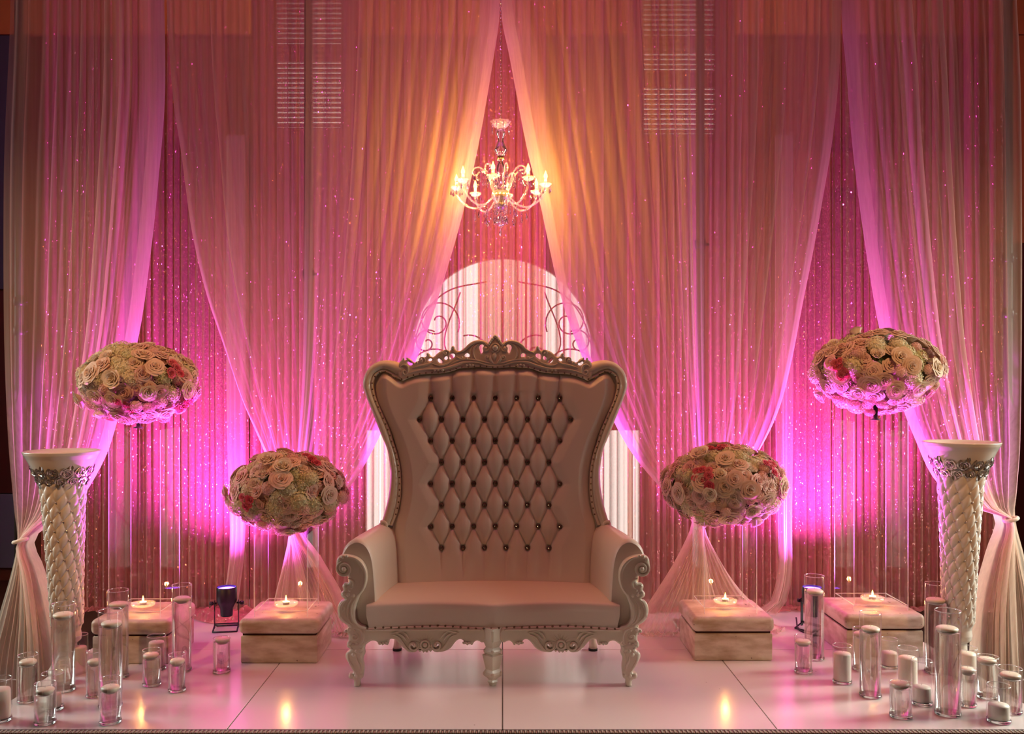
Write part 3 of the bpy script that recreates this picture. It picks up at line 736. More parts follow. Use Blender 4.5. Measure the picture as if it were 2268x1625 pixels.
relball(949, 785, .008); relball(1004, 770, .009); relball(896, 795, .006); relball(904, 794, .005); relball(925, 803, .006)
for px_ in (1034, 1041, 1048): relball(px_, 808 + (px_ - 1041) ** 2 * .03, .007)
for px_ in (964, 972, 981): relball(px_, 820, .007)
cb.build('crest', M['lacquer'], ls, edge=45)
bpy.data.meshes.remove(me)

# nails along the padded back
nb = MB(); nl = INN[4:]
def resample(p, step):
    p = np.array(p, float); L = np.concatenate([[0], np.cumsum(np.hypot(*np.diff(p, axis=0).T))]); q = np.arange(0, L[-1], step)
    return np.stack([np.interp(q, L, p[:, 0]), np.interp(q, L, p[:, 1])], 1)
full = list(map(tuple, nl)) + [(901,838),(921,831),(947,827),(976,826),(1002,821),(1018,815),(1038,814),(1058,812),(1078,813),(1097,815)]
for a, b in resample(full, 13.5):
    for q in ((a, b), (2 * BC - a, b)): nb.ball(bpt(q[0] + (2.5 if q[0] > BC else -2.5) * (b > 845), q[1] - (1.5 if b < 845 else 0), .037), (.0052, .004, .0052), 8, 6)
nb.build('nail_trim', M['nail'], ls)['kind'] = 'stuff'

# tufted back cushion
xl_f = curve_at([(872, 818), (842, 835), (838, 853), (843, 890), (858, 925), (873, 958), (886, 1000), (894, 1042), (895, 1088), (889, 1128), (880, 1165), (880, 1230), (884, 1300)])
tops = smooth_curve([(836, 836), (846, 824), (856, 822), (868, 829), (879, 838), (892, 843), (905, 838), (921, 832), (947, 828), (976, 827), (1002, 822), (1018, 816), (1040, 815), (1060, 813), (1097, 815)], 6)
def ytop(px):
    q = px if px <= BC else 2 * BC - px
    return float(np.interp(q, tops[:, 0], tops[:, 1])) - 4
NU, NV = 210, 220
P = np.zeros((NU, NV, 3))
for j in range(NV):
    v = j / (NV - 1); pn = 1292 + (822 - 1292) * v; xl = float(xl_f(pn)) - 6
    for i in range(NU):
        u = i / (NU - 1); px = xl + (2 * BC - 2 * xl) * u
        yt = ytop(px); f = max(0, (v - .6) / .4); py = pn + (yt - 822) * f ** 1.5 if v > .6 else pn
        X = (px - BC) / 47.4; K = (py - 881) / 47.2
        a = X + K / 2; b = X - K / 2
        dia = (abs(math.sin(PI * a)) * abs(math.sin(PI * b))) ** .42
        bx = float(np.interp(K, [0, 1, 2, 3, 4, 5, 6, 7], [3, 3.5, 3, 2.5, 3, 2.5, 3, 2.5]))
        out = abs(X) - bx; oh = min(1, max(0, out) / .55) ** .42 * .85 + .15
        if K < 0:
            ver = abs(math.sin(PI * X)) ** .45 if out < 0 else oh
            m = min(1, -K / .35); h = (dia if out < 0 else oh) * (1 - m) + ver * m; h = 1 - (1 - h) * (1 - .5 * min(1, -K / 1.4))
        elif K > 7:
            ver = abs(math.cos(PI * X)) ** .45 if out < 0 else oh
            m = min(1, (K - 7) / .35); h = (dia if out < 0 else oh) * (1 - m) + ver * m; h = 1 - (1 - h) * max(0, 1 - (K - 7) / 1.5)
        else: h = dia if out < 0 else oh
        e = min(px - xl, 2 * BC - xl - px); et = py - yt
        roll = min(1, max(0, e / 26)) ** .5 * min(1, max(0, et / 20)) ** .5
        P[i, j] = bpt(px, py, -.018 + roll * (.030 + .030 * h))
btn = [(BC + 47.4 * (i - 3), 881 + 47.2 * k) for k in (0, 2, 4, 6) for i in range(7)]
btn += [(BC + 47.4 * (i - 3.5), 881 + 47.2) for i in range(8)] + [(BC + 47.4 * (i - 2.5), 881 + 47.2 * k) for k in (3, 5, 7) for i in range(6)]
bw = [np.array(bpt(a, b, .012)) for a, b in btn]
for c in bw:
    d2 = (P[:, :, 0] - c[0]) ** 2 + (P[:, :, 2] - c[2]) ** 2
    P[:, :, 1] += .016 * np.exp(-d2 / (.014 ** 2))
MB().grid(P).build('back_cushion', M['leather'], ls)
rim = MB().lathe([(.0, -.004), (.0125, -.004), (.0135, .0), (.012, .004), (.009, .0045)], seg=18)
cry = MB().lathe([(.0, -.002), (.0092, .001), (.0092, .0035), (.0062, .0075), (.0, .0085)], seg=8)
r0 = c0 = None
for c in bw:
    d2 = (P[:, :, 0] - c[0]) ** 2 + (P[:, :, 2] - c[2]) ** 2; y = float(P[:, :, 1][d2 < .015 ** 2].min()) + .001
    loc = Vector((c[0], y, c[2])) - ls.location
    if r0 is None:
        r0 = rim.build('button', M['button_rim'], ls, local=True); r0.location = loc; r0.rotation_euler = (PI / 2, 0, 0); q = r0
        c0 = cry.build('crystal', M['button'], r0, smooth=False, local=True)
    else:
        q = copy_part(r0, ls, loc, (PI / 2, 0, 0)); copy_part(c0, q)

def slice_mesh(me, axis, vals):
    bm = bmesh.new(); bm.from_mesh(me); no = (1, 0, 0) if axis == 'x' else (0, 1, 0)
    for q in vals: bmesh.ops.bisect_plane(bm, geom=bm.verts[:] + bm.edges[:] + bm.faces[:], plane_co=tuple(q * c for c in no), plane_no=no)
    bm.to_mesh(me); bm.free()
# solid back board behind the padding
bo = [(2 * BC - x if s else x, y) for s, seq in ((0, [(862, 1290), (870, 1160), (885, 1088), (880, 1000), (850, 925), (828, 880), (822, 850), (828, 822), (850, 828), (885, 842), (945, 830), (1030, 822)]), (1, [(1030, 822), (945, 830), (885, 842), (850, 828), (828, 822), (822, 850), (828, 880), (850, 925), (880, 1000), (885, 1088), (870, 1160), (862, 1290)])) for x, y in seq]
me = plate([[px2(p) for p in bo]], 0.03, .004, res=3)
slice_mesh(me, 'x', np.linspace(-.8, .72, 33)); slice_mesh(me, 'y', np.linspace(.4, 1.6, 9))
mb = MB(); mb.mesh(me, lambda v: (lambda q: np.stack([q[:, 0], q[:, 1] + .035, q[:, 2]], 1))(crest_map(v)))
mb.build('back_board', M['leather'], ls, smooth=False); bpy.data.meshes.remove(me)

# seat
HW = .6425
def yf(x):
    u = min(abs((x - XC) / HW), 1.0); return 4.578 + .050 * math.sin(PI * u)
sec = [(.288, 0, 0), (.30, -.003, 0), (.36, -.006, 0), (.398, -.005, 0), (.411, .004, 0), (.417, .020, .0), (.420, .06, .02), (.424, .15, .2), (.428, .3, .55), (.426, .42, .85), (.420, .50, 1.0), (.40, .53, 1.0)]
NU = 90; P = np.zeros((NU, len(sec), 3))
for i in range(NU):
    u = -1 + 2 * i / (NU - 1)
    for j, (z, dy, k) in enumerate(sec):
        hw = HW - .085 * max(0, dy) / .5 - (.012 if j in (0, 1) else 0)
        x = XC + u * hw; crown = .012 * (1 - u * u) * (1 if j > 5 else 0); dip = -.010 * max(0, 1 - (1 - abs(u)) / .05) if j > 4 else 0
        P[i, j] = (x, yf(XC + u * HW) * (1 - k) + 4.583 * k + dy + .0, z + crown + dip)
MB().grid(P).build('seat_cushion', M['leather'], ls)
mb = MB(); zb_, zt = .27, .41
mb.add([(XC - HW + .01, 4.64, zb_), (XC + HW - .01, 4.64, zb_), (XC + .56, 5.13, zb_), (XC - .56, 5.13, zb_), (XC - HW + .01, 4.64, zt), (XC + HW - .01, 4.64, zt), (XC + .56, 5.13, zt), (XC - .56, 5.13, zt)],
       [(0, 3, 2, 1), (4, 5, 6, 7), (0, 1, 5, 4), (1, 2, 6, 5), (2, 3, 7, 6), (3, 0, 4, 7)])
mb.build('seat_frame', M['leather'], ls, smooth=False)

# aprons with pierced shell carving
ap = [(806,1388),(812,1387.5),(850,1388),(900,1388),(950,1388),(1000,1388),(1040,1388),(1066,1387.5),(1072,1388.5),(1071,1420),(1057,1417),(1050,1421),(1045,1428),(1040,1425),(1035,1429),(1031,1426),(1028,1427),(1027,1420),(1018,1416),(1008,1423),(998,1436),(984,1444),(969,1446),(957,1442),(953,1446),(949,1443),(945,1448),(941,1445),(937,1448),(933,1443),(929,1446),(925,1442),(912,1445),(902,1442),(890,1433),(880,1421),(873,1416),(863,1416),(862,1422),(858,1428),(853,1425),(848,1428),(844,1424),(840,1426),(836,1419),(824,1416),(810,1422)]
ah = [(911,1424),(909,1430),(914,1435),(920,1436),(915,1432)]
AD = 4.60
def fx2(p): return (wx(p[0], AD), wz(p[1], AD))
def arel(mb, pts, r, s, fwd=.024, sm=5, taper=True, depth=None):
    p = smooth_curve(pts, sm) if sm and len(pts) > 2 else np.array(pts, float)
    rr = r * (np.sin(np.linspace(.3, PI - .15, len(p))) if taper else np.ones(len(p)))
    V = []
    for a, b in p:
        x = wx(2 * FC - a if s else a, AD); V.append((x, (yf(x) if depth is None else depth) - fwd, wz(b, AD)))
    mb.tube(V, rr, 7, flat=.8)
def aball(mb, px, py, r, s, fwd=.022, depth=None, sy=.7):
    x = wx(2 * FC - px if s else px, AD); mb.ball((x, (yf(x) if depth is None else depth) - fwd, wz(py, AD)), (r, r * sy, r), 10, 7)
for s in (0, 1):
    o_ = mir(ap, FC) if s else ap; hs = [ah, mir(ah, 941)]; hs = [mir(h, FC) if s else h for h in hs]
    me = plate([[fx2(p) for p in o_]] + [[fx2(p) for p in h] for h in hs], .034, .008, res=3)
    bm = bmesh.new(); bm.from_mesh(me)
    for q in np.linspace(XC - HW, XC + HW, 41): bmesh.ops.bisect_plane(bm, geom=bm.verts[:] + bm.edges[:] + bm.faces[:], plane_co=(q, 0, 0), plane_no=(1, 0, 0))
    bm.to_mesh(me); bm.free()
    mb = MB(); mb.mesh(me, lambda v: np.stack([v[:, 0], np.array([yf(x) for x in v[:, 0]]) + .004 - v[:, 2], v[:, 1]], 1))
    aball(mb, 941, 1429, .013, s, .018); arel(mb, spi(941, 1429, 9.5, 1, 0, 1, 1), .0055, s, .018, 0, False)
    for k in range(9):
        a = PI + .35 + k * (PI - .7) / 8; arel(mb, [(941 + 12 * math.cos(a), 1429 + 12 * math.sin(a)), (941 + 24 * math.cos(a), 1429 + 24 * math.sin(a))], .006, s, .016, 0)
    for k in range(6):
        a = .55 + k * (PI - 1.1) / 5; arel(mb, [(941 + 11 * math.cos(a), 1429 + 11 * math.sin(a)), (941 + 17 * math.cos(a), 1429 + 17 * math.sin(a))], .006, s, .016, 0)
    for q in (1, -1):
        f = lambda pts: [(941 + q * (a - 941), b) for a, b in pts]
        arel(mb, f(spi(915, 1430, 12, 1.4, -.4, 1)), .0065, s, .020, 0); aball(mb, 941 + q * (917 - 941), 1427, .008, s)
        arel(mb, f([(870, 1404), (884, 1412), (893, 1426), (903, 1439), (917, 1443), (927, 1438)]), .007, s, .018)
        arel(mb, f([(882, 1402), (893, 1410), (901, 1420)]), .006, s, .018); arel(mb, f([(892, 1399), (900, 1406), (907, 1416)]), .005, s, .018)
        arel(mb, f([(866, 1401), (890, 1397), (905, 1396), (915, 1400)]), .0045, s, .018)
        for k in range(3): aball(mb, 941 + q * (843 + k * 6 - 941), 1422, .007, s, .018)
    arel(mb, [(812, 1392), (870, 1394), (941, 1396), (1012, 1394), (1066, 1392)], .004, s, .018, 5, False)
    mb.build('apron', M['lacquer'], ls, edge=45); bpy.data.meshes.remove(me)
nb = MB()
for a in range(816, 1368, 17):
    x = wx(a, AD); nb.ball((x, yf(x) - .016, wz(1388 + 1.5 * math.sin(a / 23), AD)), (.0058, .004, .0058), 8, 6)
nb.build('seat_nails', M['nail'], ls)['kind'] = 'stuff'

# arms: padded roll with carved scroll front
def cc(x, y): return (740 + x / 4.5125, 1180 + y / 4.5125)
fac = [cc(*p) for p in [(45,235),(30,300),(28,355),(60,402),(120,415),(152,430),(150,488),(108,494),(90,522),(100,560),(75,592),(88,632),(112,648),(70,672),(45,722),(45,800),(72,862),(130,905),(158,925),(135,945),(105,968),(140,988),(150,1010),(150,1060),(135,1090),(142,1130),(235,1138),(318,1110),(338,1070),(342,1000),(332,930),(268,905),(230,862),(222,800),(224,730),(250,655),(262,622),(300,572),(330,500),(337,400),(310,310),(272,262),(222,230),(150,213),(85,213)]]
leg = [cc(*p) for p in [(142,1122),(168,1148),(130,1180),(122,1225),(150,1285),(182,1340),(198,1378),(165,1382),(153,1412),(170,1440),(198,1450),(207,1490),(208,1515),(262,1515),(268,1450),(293,1430),(302,1392),(305,1300),(296,1240),(316,1190),(310,1150),(314,1108)]]
armsec = [(-.640,.24),(-.645,.44),(-.652,.54),(-.660,.62),(-.676,.68),(-.705,.722),(-.745,.738),(-.785,.722),(-.815,.685),(-.826,.64),(-.815,.60),(-.795,.56),(-.792,.45),(-.795,.24)]
asec = smooth_curve(armsec, 4)
for s in (0, 1):
    sg = -1 if s else 1
    def ax(x): return XC + sg * (x - XC0)
    XC0 = XC
    ds = [4.612, 4.62, 4.64, 4.70, 4.80, 4.92, 5.04, 5.14]
    P = np.zeros((len(asec), len(ds), 3))
    cxm, czm = -.73, .56
    for j, d in enumerate(ds):
        k = (d - 4.62) / .5; sc_ = [.90, .97, 1, 1, 1, 1, 1, 1][j]
        for i, (x, z) in enumerate(asec):
            x2 = cxm + (x - cxm) * sc_; z2 = czm + (z - czm) * sc_
            P[i, j] = (ax(x2 + .085 * max(k, 0) ** 1.2), d, z2 + .012 * max(k, 0))
    mb = MB().grid(P)
    n_ = len(asec); mb.f.append(tuple(i * len(ds) for i in range(n_))); mb.f.append(tuple(i * len(ds) + len(ds) - 1 for i in range(n_)))
    arm = mb.build('armrest', M['leather'], ls, edge=60)
    # carved facade
    o_ = mir(fac, FC) if s else fac
    me = plate([[fx2(p) for p in o_]], .050, .013, res=3)
    mb = MB(); mb.mesh(me, lambda v: np.stack([v[:, 0], 4.592 - v[:, 2], v[:, 1]], 1)); bpy.data.meshes.remove(me)
    ar = lambda pts, r, f=.024, sm=5, t=True: arel(mb, [cc(*p) for p in pts], r, s, f, sm, t, 4.592)
    ab = lambda x, y, r, f=.022, sy=.7: aball(mb, *cc(x, y), r, s, f, 4.592, sy)
    ar(spi(112, 345, 78, 1.9, -1.9, -1, .14, 44), .0105, .026, 0); ab(112, 345, .013, .03)
    ar([(120,235),(200,240),(265,285),(305,350),(318,430),(300,530),(255,600)], .009); ar([(150,440),(190,455),(210,490),(195,530),(165,545)], .0075)
    ar([(180,270),(235,300),(262,370),(262,450),(235,520)], .012, .016)
    ab(122, 520, .010); ab(108, 590, .011); ab(150, 600, .012); ab(200, 610, .011); ab(165, 560, .008); ab(65, 250, .010); ab(95, 228, .010); ab(135, 222, .009)
    ar([(140,650),(95,690),(75,760),(95,830),(150,885)], .0085); ar([(185,650),(150,700),(140,780),(165,860),(215,905)], .008); ar([(220,650),(185,710),(178,790),(200,860),(250,915)], .008)
    ar([(60,730),(90,760),(75,800),(60,830)], .007); ar([(105,700),(112,740),(95,770)], .006)
    ar(spi(215, 1020, 42, 1.3, -1.2, 1), .0075, .024, 0); ab(215, 1020, .008); ar([(200,930),(275,960),(300,1020),(285,1080),(240,1105)], .008)
    ab(160, 950, .011); ab(215, 955, .008); ab(165, 1080, .012); ab(200, 1095, .010); ab(240, 1085, .009); ab(125, 965, .008)
    mb.build('arm_facade', M['lacquer'], ls, edge=45)
    # carved front leg
    o_ = mir(leg, FC) if s else leg
    me = plate([[fx2(p) for p in o_]], .058, .016, res=3)
    mb = MB(); mb.mesh(me, lambda v: np.stack([v[:, 0], 4.592 - v[:, 2], v[:, 1]], 1)); bpy.data.meshes.remove(me)
    ar([(155,1190),(160,1250),(190,1310),(225,1370)], .007, .028); ar([(235,1200),(240,1250),(262,1300),(270,1370)], .007, .028); ar([(285,1180),(268,1220),(282,1280),(288,1360)], .006, .028)
    ab(205, 1195, .011, .028); ar(spi(270, 1160, 26, 1.2, 0, 1), .0055, .028, 0); ab(180, 1410, .013, .024); ab(232, 1408, .011, .028); ab(280, 1405, .012, .024)
    ab(235, 1160, .009, .028)
    mb.lathe([(.0, 0.0), (.0125, .0), (.015, .006), (.0165, .045), (.013, .055), (0, .055)], (wx(2 * FC - 792 if s else 792, AD), 4.592, .008), 14)
    lg = mb.build('leg', M['lacquer'], ls, edge=45)
    x = wx(2 * FC - 792 if s else 792, AD)
    MB().lathe([(0, 0), (.010, 0), (.011, .010), (0, .010)], (x, 4.592, 0), 14).build('rubber_foot', M['rubber'], lg)
# middle front leg, square and set corner forward
pf = [(1391,23),(1420,22),(1430,17.5),(1435,15),(1440,19),(1443,21),(1447.5,19.5),(1449,17),(1452,23),(1470,19),(1484,15.5),(1490,20),(1495,21.5),(1500,18),(1504,12),(1508,9),(1512,11.5),(1515,9.5),(1520,7.5),(1522,5)]
lx = wx(1091, 4.565); lathe_pf = [(r * 4.565 / FPX, wz(py, 4.565)) for py, r in pf]
mb = MB().lathe([(0, lathe_pf[0][1])] + lathe_pf + [(0, .006)], (lx, 4.59, 0), 4)
for (z, r) in ((wz(1494, 4.565), .013), (wz(1443, 4.565), .010)):
    for k in range(4): mb.ball((lx + .038 * math.cos(k * PI / 2), 4.59 + .038 * math.sin(k * PI / 2), z), r, 8, 6)
mb.tube([(lx, 4.545, wz(1396, 4.565)), (lx, 4.543, wz(1418, 4.565))], .008, 8)
lg = mb.build('leg', M['lacquer'], ls, smooth=False)
MB().lathe([(0, 0), (.008, 0), (.008, .008), (0, .008)], (lx, 4.59, 0), 12).build('rubber_foot', M['rubber'], lg)
for x, tx in ((-.605, -.575), (.520, .49)):
    mb = MB()
    pts = [(x + (tx - x) * t, 5.19 - .04 * t, .012 + .30 * t) for t in np.linspace(0, 1, 9)]
    mb.tube(pts, [.024, .021, .021, .022, .024, .027, .031, .035, .038], 12)
    lg = mb.build('leg', M['lacquer'], ls)
    MB().lathe([(0, 0), (.026, 0), (.026, .013), (0, .013)], (x, 5.19, 0), 14).build('rubber_foot', M['rubber'], lg)
# ------------------------------------------------------------------ pedestals and clear display columns
def pedestal(x0, x1, yfr, dep, label):
    t = thing('pedestal', label, 'pedestal', ((x0 + x1) / 2, yfr + dep / 2, 0), 'distressed cream pedestals')
    MB().rbox((x0 + .008, yfr + .008, 0), (x1 - .008, yfr + dep - .008, .150), .008, 2).build('block', M['paint'], t, edge=40)
    MB().box((x0 + .018, yfr + .018, .148), (x1 - .018, yfr + dep - .018, .160)).build('recess', M['gap'], t, smooth=False)
    MB().rbox((x0 - .002, yfr - .002, .158), (x1 + .002, yfr + dep + .002, .243), .029, 5).build('top_slab', M['paint'], t, edge=50)
    return t
def acrylic_column(x0, x1, yfr, dep, h, label):
    z0 = .244; t = thing('display_column', label, 'display stand', ((x0 + x1) / 2, yfr + dep / 2, z0), 'clear acrylic flower columns')
    w = .004; y1 = yfr + dep
    for a, b in (((x0 + w, yfr, z0), (x1 - w, yfr + w, z0 + h)), ((x0 + w, y1 - w, z0), (x1 - w, y1, z0 + h)), ((x0, yfr + w, z0), (x0 + w, y1 - w, z0 + h)), ((x1 - w, yfr + w, z0), (x1, y1 - w, z0 + h))):
        MB().box(a, b).build('wall_panel', M['acrylic'], t, smooth=False)
    for x in (x0 + w / 2, x1 - w / 2):
        for y in (yfr + w / 2, y1 - w / 2):
            MB().box((x - w / 2, y - w / 2, z0), (x + w / 2, y + w / 2, z0 + h)).build('corner_edge', M['acrylic_edge'], t, smooth=False)
    MB().box((x0 + w, yfr + w, z0 + .030), (x1 - w, y1 - w, z0 + .034)).build('base_shelf', M['acrylic'], t, smooth=False)
    e = MB(); zt = z0 + .034
    for a, b in (((x0 + w, yfr + w, z0 + .030), (x1 - w, yfr + w + .003, zt + .001)), ((x0 + w, y1 - w - .003, z0 + .030), (x1 - w, y1 - w, zt + .001)), ((x0 + w, yfr + w, z0 + .030), (x0 + w + .003, y1 - w, zt + .001)), ((x1 - w - .003, yfr + w, z0 + .030), (x1 - w, y1 - w, zt + .001))): e.box(a, b)
    e.build('shelf_edge', M['acrylic_edge'], t, smooth=False)
    MB().box((x0, yfr, z0 + h), (x1, y1, z0 + h + .004)).build('top_panel', M['acrylic'], t, smooth=False)
    return t
def tealight(x, y, z, label, watts):
    t = thing('tealight', label, 'candle', (x, y, z), 'lit tealights in the columns')
    MB().lathe([(0, .001), (.060, .001), (.064, .004), (.066, .018), (.064, .018), (.062, .006), (0, .005)], (x, y, z), 36).build('glass_dish', M['glass_rim'], t)
    MB().lathe([(0, .006), (.0185, .006), (.019, .022), (.0178, .022), (.0175, .018), (0, .018)], (x, y, z), 24).build('cup', M['wax_white'], t)
    MB().lathe([(0, .021), (.0045, .026), (.006, .033), (.0045, .043), (.0015, .054), (0, .058)], (x, y, z), 12).build('flame', M['flame'], t)
    MB().tube([(x, y, z + .018), (x, y, z + .024)], .0008, 5).build('wick', M['gap'], t)
    l = lamp('tealight_glow', 'POINT', (x, y, z + .045), watts, (1.0, .45, .10), shadow_soft_size=.012); return t

# ------------------------------------------------------------------ blooms (one mesh per kind, copied)
def rose_mesh(name, n, open_, mat, seed, cup=.8):
    rr = random.Random(seed); mb = MB()
    for k in range(n):
        f = k / (n - 1); a0 = k * 2.399; r1 = .10 + (.98 - .10) * f ** .85 * 1.0
        h0 = .15 - .35 * f; h1 = (.62 - .42 * f * open_) * cup; span = .95 - .35 * f + .1 * rr.random(); tw = rr.uniform(-.12, .12)
        P = np.zeros((6, 5, 3))
        for i in range(6):
            u = -1 + 2 * i / 5
            for j in range(5):
                v = j / 4; ang = a0 + span * u * (.35 + .65 * math.sin(PI * (.12 + .68 * v))) * 1.25
                rad = r1 * (.45 + .55 * v ** .8) + .14 * f * open_ * v ** 4 + .02 * rr.random()
                z = h0 + (h1 - h0) * math.sin(v * PI / 2) * (1 - .16 * u * u) - .10 * f * open_ * v ** 5 + tw * u * .3
                P[i, j] = (rad * math.cos(ang), rad * math.sin(ang), z)
        mb.grid(P)
    mb.ball((0, 0, .1), (.12, .12, .3), 6, 5)
    me = bpy.data.meshes.new(name); v = np.concatenate(mb.v); me.from_pydata(v.tolist(), [], mb.f); me.materials.append(mat)
    me.polygons.foreach_set('use_smooth', [True] * len(me.polygons)); return me
def hydrangea_mesh(name, mat, seed):
    rr = random.Random(seed); mb = MB(); mb.ball((0, 0, -.05), (.78, .78, .62), 10, 7)
    N_ = 62
    for k in range(N_):
        z = 1 - 1.35 * (k + .5) / N_; r = math.sqrt(max(0, 1 - z * z)); a = k * 2.399963
        nrm = Vector((r * math.cos(a), r * math.sin(a), z)); c = Vector((nrm.x * .92, nrm.y * .92, nrm.z * .72)) * rr.uniform(.93, 1.06)
        q = nrm.to_track_quat('Z', 'Y'); sp = rr.uniform(0, PI)
        for p in range(4):
            b = sp + p * PI / 2; s_ = rr.uniform(.17, .21)
            pts = [(0, 0, 0), (s_ * .75 * math.cos(b - .55), s_ * .75 * math.sin(b - .55), .02), (s_ * math.cos(b), s_ * math.sin(b), .05 + rr.uniform(-.03, .04)), (s_ * .75 * math.cos(b + .55), s_ * .75 * math.sin(b + .55), .02)]
            mb.add([(c + q @ Vector(x))[:] for x in pts], [(0, 1, 2, 3)])
    me = bpy.data.meshes.new(name); v = np.concatenate(mb.v); me.from_pydata(v.tolist(), [], mb.f); me.materials.append(mat); return me
def leaf_mesh():
    P = np.zeros((7, 5, 3))
    for i in range(7):
        t = i / 6; w = .30 * math.sin(PI * min(1, t * 1.05)) ** .8
        for j in range(5):
            u = -1 + j / 2; P[i, j] = (w * u, t - .1, .10 * abs(u) - .25 * t * t)
    mb = MB().grid(P); me = bpy.data.meshes.new('leaf'); me.from_pydata(np.concatenate(mb.v).tolist(), [], mb.f); me.materials.append(M['leafm'])
    me.polygons.foreach_set('use_smooth', [True] * len(me.polygons)); return me
RM = {
 'garden_rose': [rose_mesh('garden_rose', 24, 1.0, M['cream'], 1), rose_mesh('garden_rose', 22, .8, M['cream'], 2, .9)],
 'blush_rose': [rose_mesh('blush_rose', 18, 1.1, M['blush'], 3, .85), rose_mesh('blush_rose', 20, .9, M['blush'], 4)],
 'spray_rose': [rose_mesh('spray_rose', 16, .7, M['pink'], 5, 1.0)],
 'white_rose': [rose_mesh('white_rose', 18, .35, M['white'], 6, 1.35)],
 'hydrangea': [hydrangea_mesh('hydrangea', M['hydr'], 1), hydrangea_mesh('hydrangea', M['hydr'], 2)],
 'carnation': [hydrangea_mesh('carnation', M['blush'], 3)],
 'leaf': [leaf_mesh()]}
MULT = {'garden_rose': .056, 'blush_rose': .046, 'spray_rose': .027, 'white_rose': .043, 'hydrangea': .058, 'carnation': .036, 'leaf': .07}
def flower_ball(px, py, wpx, hpx, d, seed, label, spray, stem_z, whites=()):
    rr = random.Random(seed); c = Vector(W(px, py, d)); a = wpx / 2 * d / FPX; b = hpx / 2 * d / FPX
    t = thing('flower_arrangement', label, 'flowers', (c.x, c.y, stem_z), 'round flower arrangements on the columns')
    ra, rb = a - .055, b - .050; ry = min(ra, .27); c.y -= .02
    MB().ball(c, (ra * .91, ry * .91, rb * .88), 24, 14).build('foam_core', M['moss'], t)
    MB().lathe([(0, stem_z), (.028, stem_z), (.028, stem_z + .004), (.012, stem_z + .01), (.012, c.z - rb * .6), (0, c.z - rb * .6)], (c.x, c.y, 0), 16).build('holder', M['leafm'], t)
    def put(kind, n, k=1.0, sc=None):
        n = n.normalized(); pos = c + Vector((n.x * ra, n.y * ry, n.z * rb)) * k
        nn = Vector((n.x / ra, n.y / ra, n.z / rb)).normalized() + Vector((rr.uniform(-.2, .2), rr.uniform(-.2, .2), rr.uniform(-.2, .2)))
        q = nn.to_track_quat('Z', 'Y') @ Matrix.Rotation(rr.uniform(0, 6.3), 3, 'Z').to_quaternion()
        s = (sc or MULT[kind]) * rr.uniform(.88, 1.14)
        o = bpy.data.objects.new(kind, rr.choice(RM[kind])); o.parent = t; o.location = pos - t.location; o.rotation_euler = q.to_euler(); o.scale = (s, s, s)
        col.objects.link(o); return o
    def dir_at(qx, qy):
        x = (wx(qx, d - a * .7) - c.x) / a; z = (wz(qy, d - a * .7) - c.z) / b
        y = -math.sqrt(max(0.03, 1 - min(.97, x * x + z * z))); return Vector((x, y, z))
    sd = []
    for q in spray:
        n = dir_at(*q); sd.append(n)
        for k in range(4):
            put('spray_rose', n + Vector((rr.uniform(-.13, .13), rr.uniform(-.1, .1), rr.uniform(-.17, .17))), 1.15)
    for q in whites: n = dir_at(*q); sd.append(n); put('white_rose', n, 1.12, .052)
    N_ = 172
    kinds = ['garden_rose'] * 9 + ['hydrangea'] * 8 + ['blush_rose'] * 6 + ['white_rose'] * 2 + ['carnation'] * 4
    for k in range(N_):
        z = 1 - 2 * (k + .5) / N_; r = math.sqrt(1 - z * z); an = k * 2.399963 + seed
        n = Vector((r * math.cos(an), r * math.sin(an), z)) + Vector((rr.uniform(-.06, .06), rr.uniform(-.06, .06), rr.uniform(-.06, .06)))
        if any((n - m).length < .11 for m in sd): continue
        kd = rr.choice(kinds); put(kd, n, rr.uniform(.90, 1.03) if kd == 'hydrangea' else rr.uniform(.94, 1.16))
    for k in range(26):
        put('leaf', Vector((rr.gauss(0, 1), rr.gauss(0, 1), rr.gauss(0, .8))), rr.uniform(.90, 1.0), .055)
    for k in range(14):
        put('blush_rose', Vector((rr.gauss(0, 1), -abs(rr.gauss(0, 1)), rr.gauss(0, .8))), 1.06, .028)
    return t

SETS = [  # pedestal x0 x1 front depth | column x0 x1 front top | ball
 (-2.250, -1.817, 4.925, .43, -2.172, -1.884, 4.975, 1.28),
 (-1.444, -1.006, 4.940, .43, -1.372, -1.076, 4.985, .70),
 (1.053, 1.502, 4.985, .43, 1.127, 1.424, 5.050, .78),
 (1.915, 2.362, 5.040, .43, 1.990, 2.300, 5.115, 1.32)]
PL = ['outer left distressed cream pedestal, behind a crowd of glass cylinders', 'inner left distressed cream pedestal, between the black light and the loveseat',
      'inner right distressed cream pedestal, next to the loveseat', 'outer right distressed cream pedestal, behind the crowd of glass cylinders']
CL = ['tall clear acrylic column on the outer left pedestal', 'short clear acrylic column on the inner left pedestal', 'short clear acrylic column on the inner right pedestal', 'tall clear acrylic column on the outer right pedestal']
TL = ['lit tealight inside the tall column at left', 'lit tealight inside the short column at left of the loveseat', 'lit tealight inside the short column at right of the loveseat', 'lit tealight inside the tall column at right']
FL = ['high flower ball on the tall column at left', 'low flower ball on the short column at left of the loveseat', 'low flower ball on the short column at right of the loveseat', 'high flower ball on the tall column at right']
FB = [(310, 848, 272, 192, [(381, 812), (432, 905), (398, 917), (285, 908)], [(266, 838), (336, 868)]),
      (637, 1086, 270, 196, [(684, 1018), (548, 1105)], [(585, 1016), (628, 1030)]),
      (1602, 1073, 276, 190, [(1550, 1046), (1562, 1062), (1598, 990), (1718, 1030)], [(1560, 1005), (1664, 1128)]),
      (1936, 822, 290, 196, [(1868, 808), (1874, 820)], [(2030, 858), (1905, 870)])]
